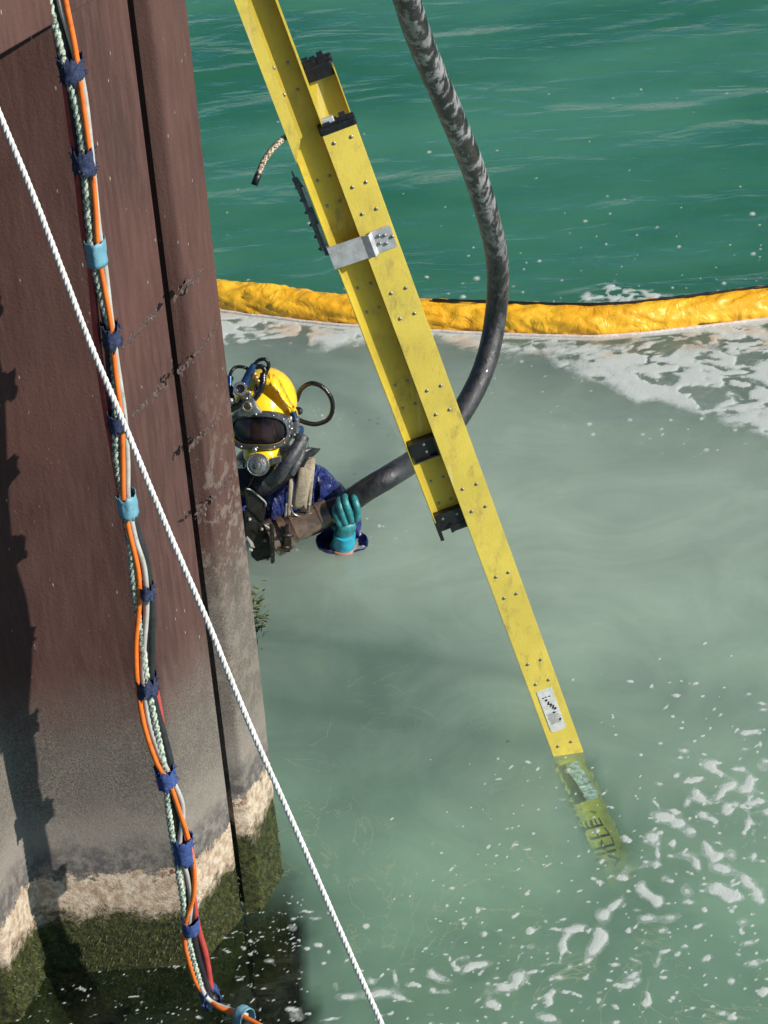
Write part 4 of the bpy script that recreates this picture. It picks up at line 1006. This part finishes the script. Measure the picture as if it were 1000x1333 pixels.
# harness
def webstrap(L, wd, nm='harness_strap', mat='web', dz=0.0):
    bm = bmesh.new(); pts_ = smooth_path([H(*p) for p in L], .01); pr_ = None
    for i, q in enumerate(pts_):
        d = (pts_[min(i+1, len(pts_)-1)]-pts_[max(i-1, 0)]).normalized(); sd = d.cross(Vector((0, -1, .2))).normalized()
        row = [bm.verts.new(q+sd*wd*k+Vector((0, -.004*(1-k*k), 0))) for k in (-1, -.5, 0, .5, 1)]
        if pr_:
            for j in range(4): bm.faces.new((pr_[j], pr_[j+1], row[j+1], row[j]))
        pr_ = row
    o = obj(nm, bm, M[mat], per, smooth=True); m = o.modifiers.new('s', 'SOLIDIFY'); m.thickness = .006; return o
webstrap([(399, 596, .0), (399, 610, -.055), (395, 630, -.085), (391, 650, -.095), (390, 662, -.095)], .024)
webstrap([(408, 594, .01), (407, 612, -.045), (405, 630, -.06), (402, 660, -.07)], .007)
webstrap([(382, 612, -.03), (379, 630, -.080), (377, 650, -.095), (375, 672, -.09)], .008)
webstrap([(412, 590, .03), (402, 590, -.03), (393, 596, -.045), (388, 606, -.05)], .020, 'shoulder_strap', 'rub')
webstrap([(374, 655, -.093), (372, 675, -.088)], .006, 'strap_tab', 'label')
rg = [H(391+12*math.cos(a), 661+11*math.sin(a), -.108) for a in [-.5+i*.36 for i in range(12)]]
obj('d_ring', tube(rg, .0032, .004, 8), M['chrome'], per)
webstrap([(342, 640, -.07), (336, 655, -.085), (332, 680, -.085)], .003, 'zip', 'chrome')

# ------------------------------------------------------------ suction hose with coupling
shz = empty('suction_hose', G(*HX[2]), 'thick scuffed black hose looping down behind the ladder to the diver\'s rusty coupling', 'hose')
hpts = [P(500, -110, d=6.1), P(530, 0, d=6.4), P(552, 65, d=6.65), P(588, 150, d=6.95), P(618, 225, d=7.3), P(640, 300, d=7.6), P(648, 350, d=7.8), P(646, 405, d=7.95), P(636, 460, d=7.95), P(618, 507, d=7.9), P(590, 552, d=7.8), P(552, 590, d=7.65), P(510, 618, Y=YH+.03), P(478, 637, Y=YH), P(452, 655, Y=YH), P(428, 667, Y=YH+.005), P(410, 676, Y=YH+.01)]
obj('hose', tube(hpts, lambda t_: .0385, .02, 28, rf=lambda L, a: 1+.012*mn.noise(Vector((L*30, math.cos(a)*2, math.sin(a)*2)))), M['hose'], shz, smooth=True)
k0 = P(428, 666, Y=YH+.003); k1 = P(352, 702, Y=YH-.04); ka = (k1-k0).normalized(); Lk = (k1-k0).length
bm = bmesh.new(); lathe(bm, k0, ka, [(-.004, .040), (.0, .045), (.030, .047), (.034, .0475), (.038, .045), (.06, .046), (.115, .046), (.125, .0485), (.132, .0455), (Lk*.80, .045)], 36)
cpl = obj('coupling', bm, M['coupl2'], shz, smooth=True, sharp=25)
bm = bmesh.new(); lathe(bm, k0, ka, [(Lk*.68, .046), (Lk*.70, .060), (Lk*.79, .062), (Lk*.80, .053), (Lk*.86, .053), (Lk*.87, .066), (Lk*.98, .066), (Lk*1.0, .056), (Lk*1.0, .040), (Lk*.95, .038)], 36)
clp = obj('clamp_ring', bm, M['coupl2'], shz, smooth=True, sharp=25)
bm = bmesh.new(); 
for pts_ in ([(371, 692), (377, 690), (380, 706), (378, 719), (371, 720), (369, 706)], ):
    prism(bm, [P(x, y, Y=YH-.105) for x, y in pts_], Vector((0, .03, .01))); 
bevel(bm, .003); cyl(bm, P(366, 697, Y=YH-.108), P(382, 697, Y=YH-.10), .006); cyl(bm, P(366, 712, Y=YH-.108), P(380, 713, Y=YH-.10), .005)
obj('clamp_latch', bm, M['coupl'], clp)
# rusty flange plates
def plate(pts_, dy0, dyx, th, nm='flange_plate', mat='plate'):
    bm = bmesh.new(); x0 = pts_[0][0]
    prism(bm, [P(x, y, Y=YH-.10+dy0+dyx*(x-x0)) for x, y in pts_], Vector((-th*.5, th, 0))); bevel(bm, .0018)
    return obj(nm, bm, M[mat], shz)
c2 = lambda L: [(270+x/4.165, 440+y/4.165) for x, y in L]
pl1 = plate(c2([(208, 930), (240, 905), (312, 1012), (345, 1045), (352, 1150), (350, 1240), (338, 1268), (290, 1232), (245, 1190), (240, 1150), (208, 1098)]), .03, .0009, .010)
pl2 = plate(c2([(210, 815), (238, 822), (315, 892), (318, 910), (308, 1000), (285, 990), (250, 950), (218, 925)]), .022, .0009, .010)
for pp_ in (c2([(212, 817), (238, 824), (272, 852), (314, 890), (317, 912)]), c2([(309, 1012), (343, 1046), (351, 1150), (349, 1238)])):
    bm = bmesh.new(); sweep(bm, smooth_path([P(x, y, Y=YH-.085+.0009*(x-pp_[0][0])) for x, y in pp_], .004), .0028, 8); obj('worn_edge', bm, M['pale_pipe'], pl2 if pp_[0][1] < 650 else pl1)
pl3 = plate(c2([(345, 1008), (362, 1018), (366, 1120), (368, 1215), (352, 1228), (348, 1120)]), -.035, .0009, .012)
for e in ((325, 676), (341, 689), (349, 729), (327, 716), (345, 703)):
    bm = bmesh.new(); dome(bm, P(*e, Y=YH-.10+.03+.0009*(e[0]-320)-.006), Vector((.1, -.9, .4)).normalized(), .0065, .007, 6)
    obj('bolt', bm, M['pale_pipe'], pl1)
bm = bmesh.new(); cyl(bm, P(300, 712, Y=YH-.04), P(328, 702, Y=YH-.055), .030, .029, 24); lathe(bm, P(318, 706, Y=YH-.05), (P(328, 702, Y=YH-.055)-P(300, 712, Y=YH-.04)), [(0, .030), (.004, .034), (.014, .034), (.018, .030)], 24)
obj('pipe_stub', bm, M['pale_pipe'], shz, smooth=True, sharp=40)

# ------------------------------------------------------------ weed at the pile foot
wp = P(330, 800, z=0); bm = bmesh.new()
for k in range(260):
    a = random.uniform(0, 6.28); q = wp+Vector((random.gauss(0, .02), random.gauss(0, .07), random.uniform(-.015, .02)))
    d = Vector((random.uniform(-1, 1), random.uniform(-1, 1), random.uniform(-.2, .6))).normalized()*random.uniform(.012, .035); s_ = d.orthogonal().normalized()*.003
    vs = [bm.verts.new(q-s_), bm.verts.new(q+s_), bm.verts.new(q+d+s_*.3), bm.verts.new(q+d-s_*.3)]; bm.faces.new(vs)
tag(obj('seaweed', bm, M['weed']), 'small clump of olive weed floating against the pile below the pipe', 'seaweed')
# algae fringe on the piles at the waterline
def fringe(parent, segs):
    bm = bmesh.new()
    for a, b in segs:
        d = (b-a); n = Vector((d.y, -d.x, 0)).normalized(); n = n if n.dot(CAM-a) > 0 else -n
        for k in range(int(d.length*5200)):
            z = random.uniform(-.12, .19); 
            if z > .10 and random.random() < (z-.10)*9: continue
            q = a+d*random.random()+Vector((0, 0, z)); t1 = (n*random.uniform(.2, 1)+Vector((random.gauss(0, .5), random.gauss(0, .5), -random.uniform(.3, 1.2)))).normalized()*random.uniform(.005, .013)
            s_ = t1.cross(n).normalized()*random.uniform(.001, .003); q = q-n*.001
            bm.faces.new([bm.verts.new(q-s_), bm.verts.new(q+s_), bm.verts.new(q+t1)])
    obj('algae', bm, M['weedp'], parent)
M['weedp'] = simple('wet_green_algae', (.042, .052, .008), .6, 0, .7, 60, .002, dirt=(.12, .13, .03))
fringe(p1, [(pN, pA), (pA, pB), (pB, pC)]); fringe(p2, [(cd_a, pD), (pD, pD2)])
print('objects', len(bpy.data.objects))
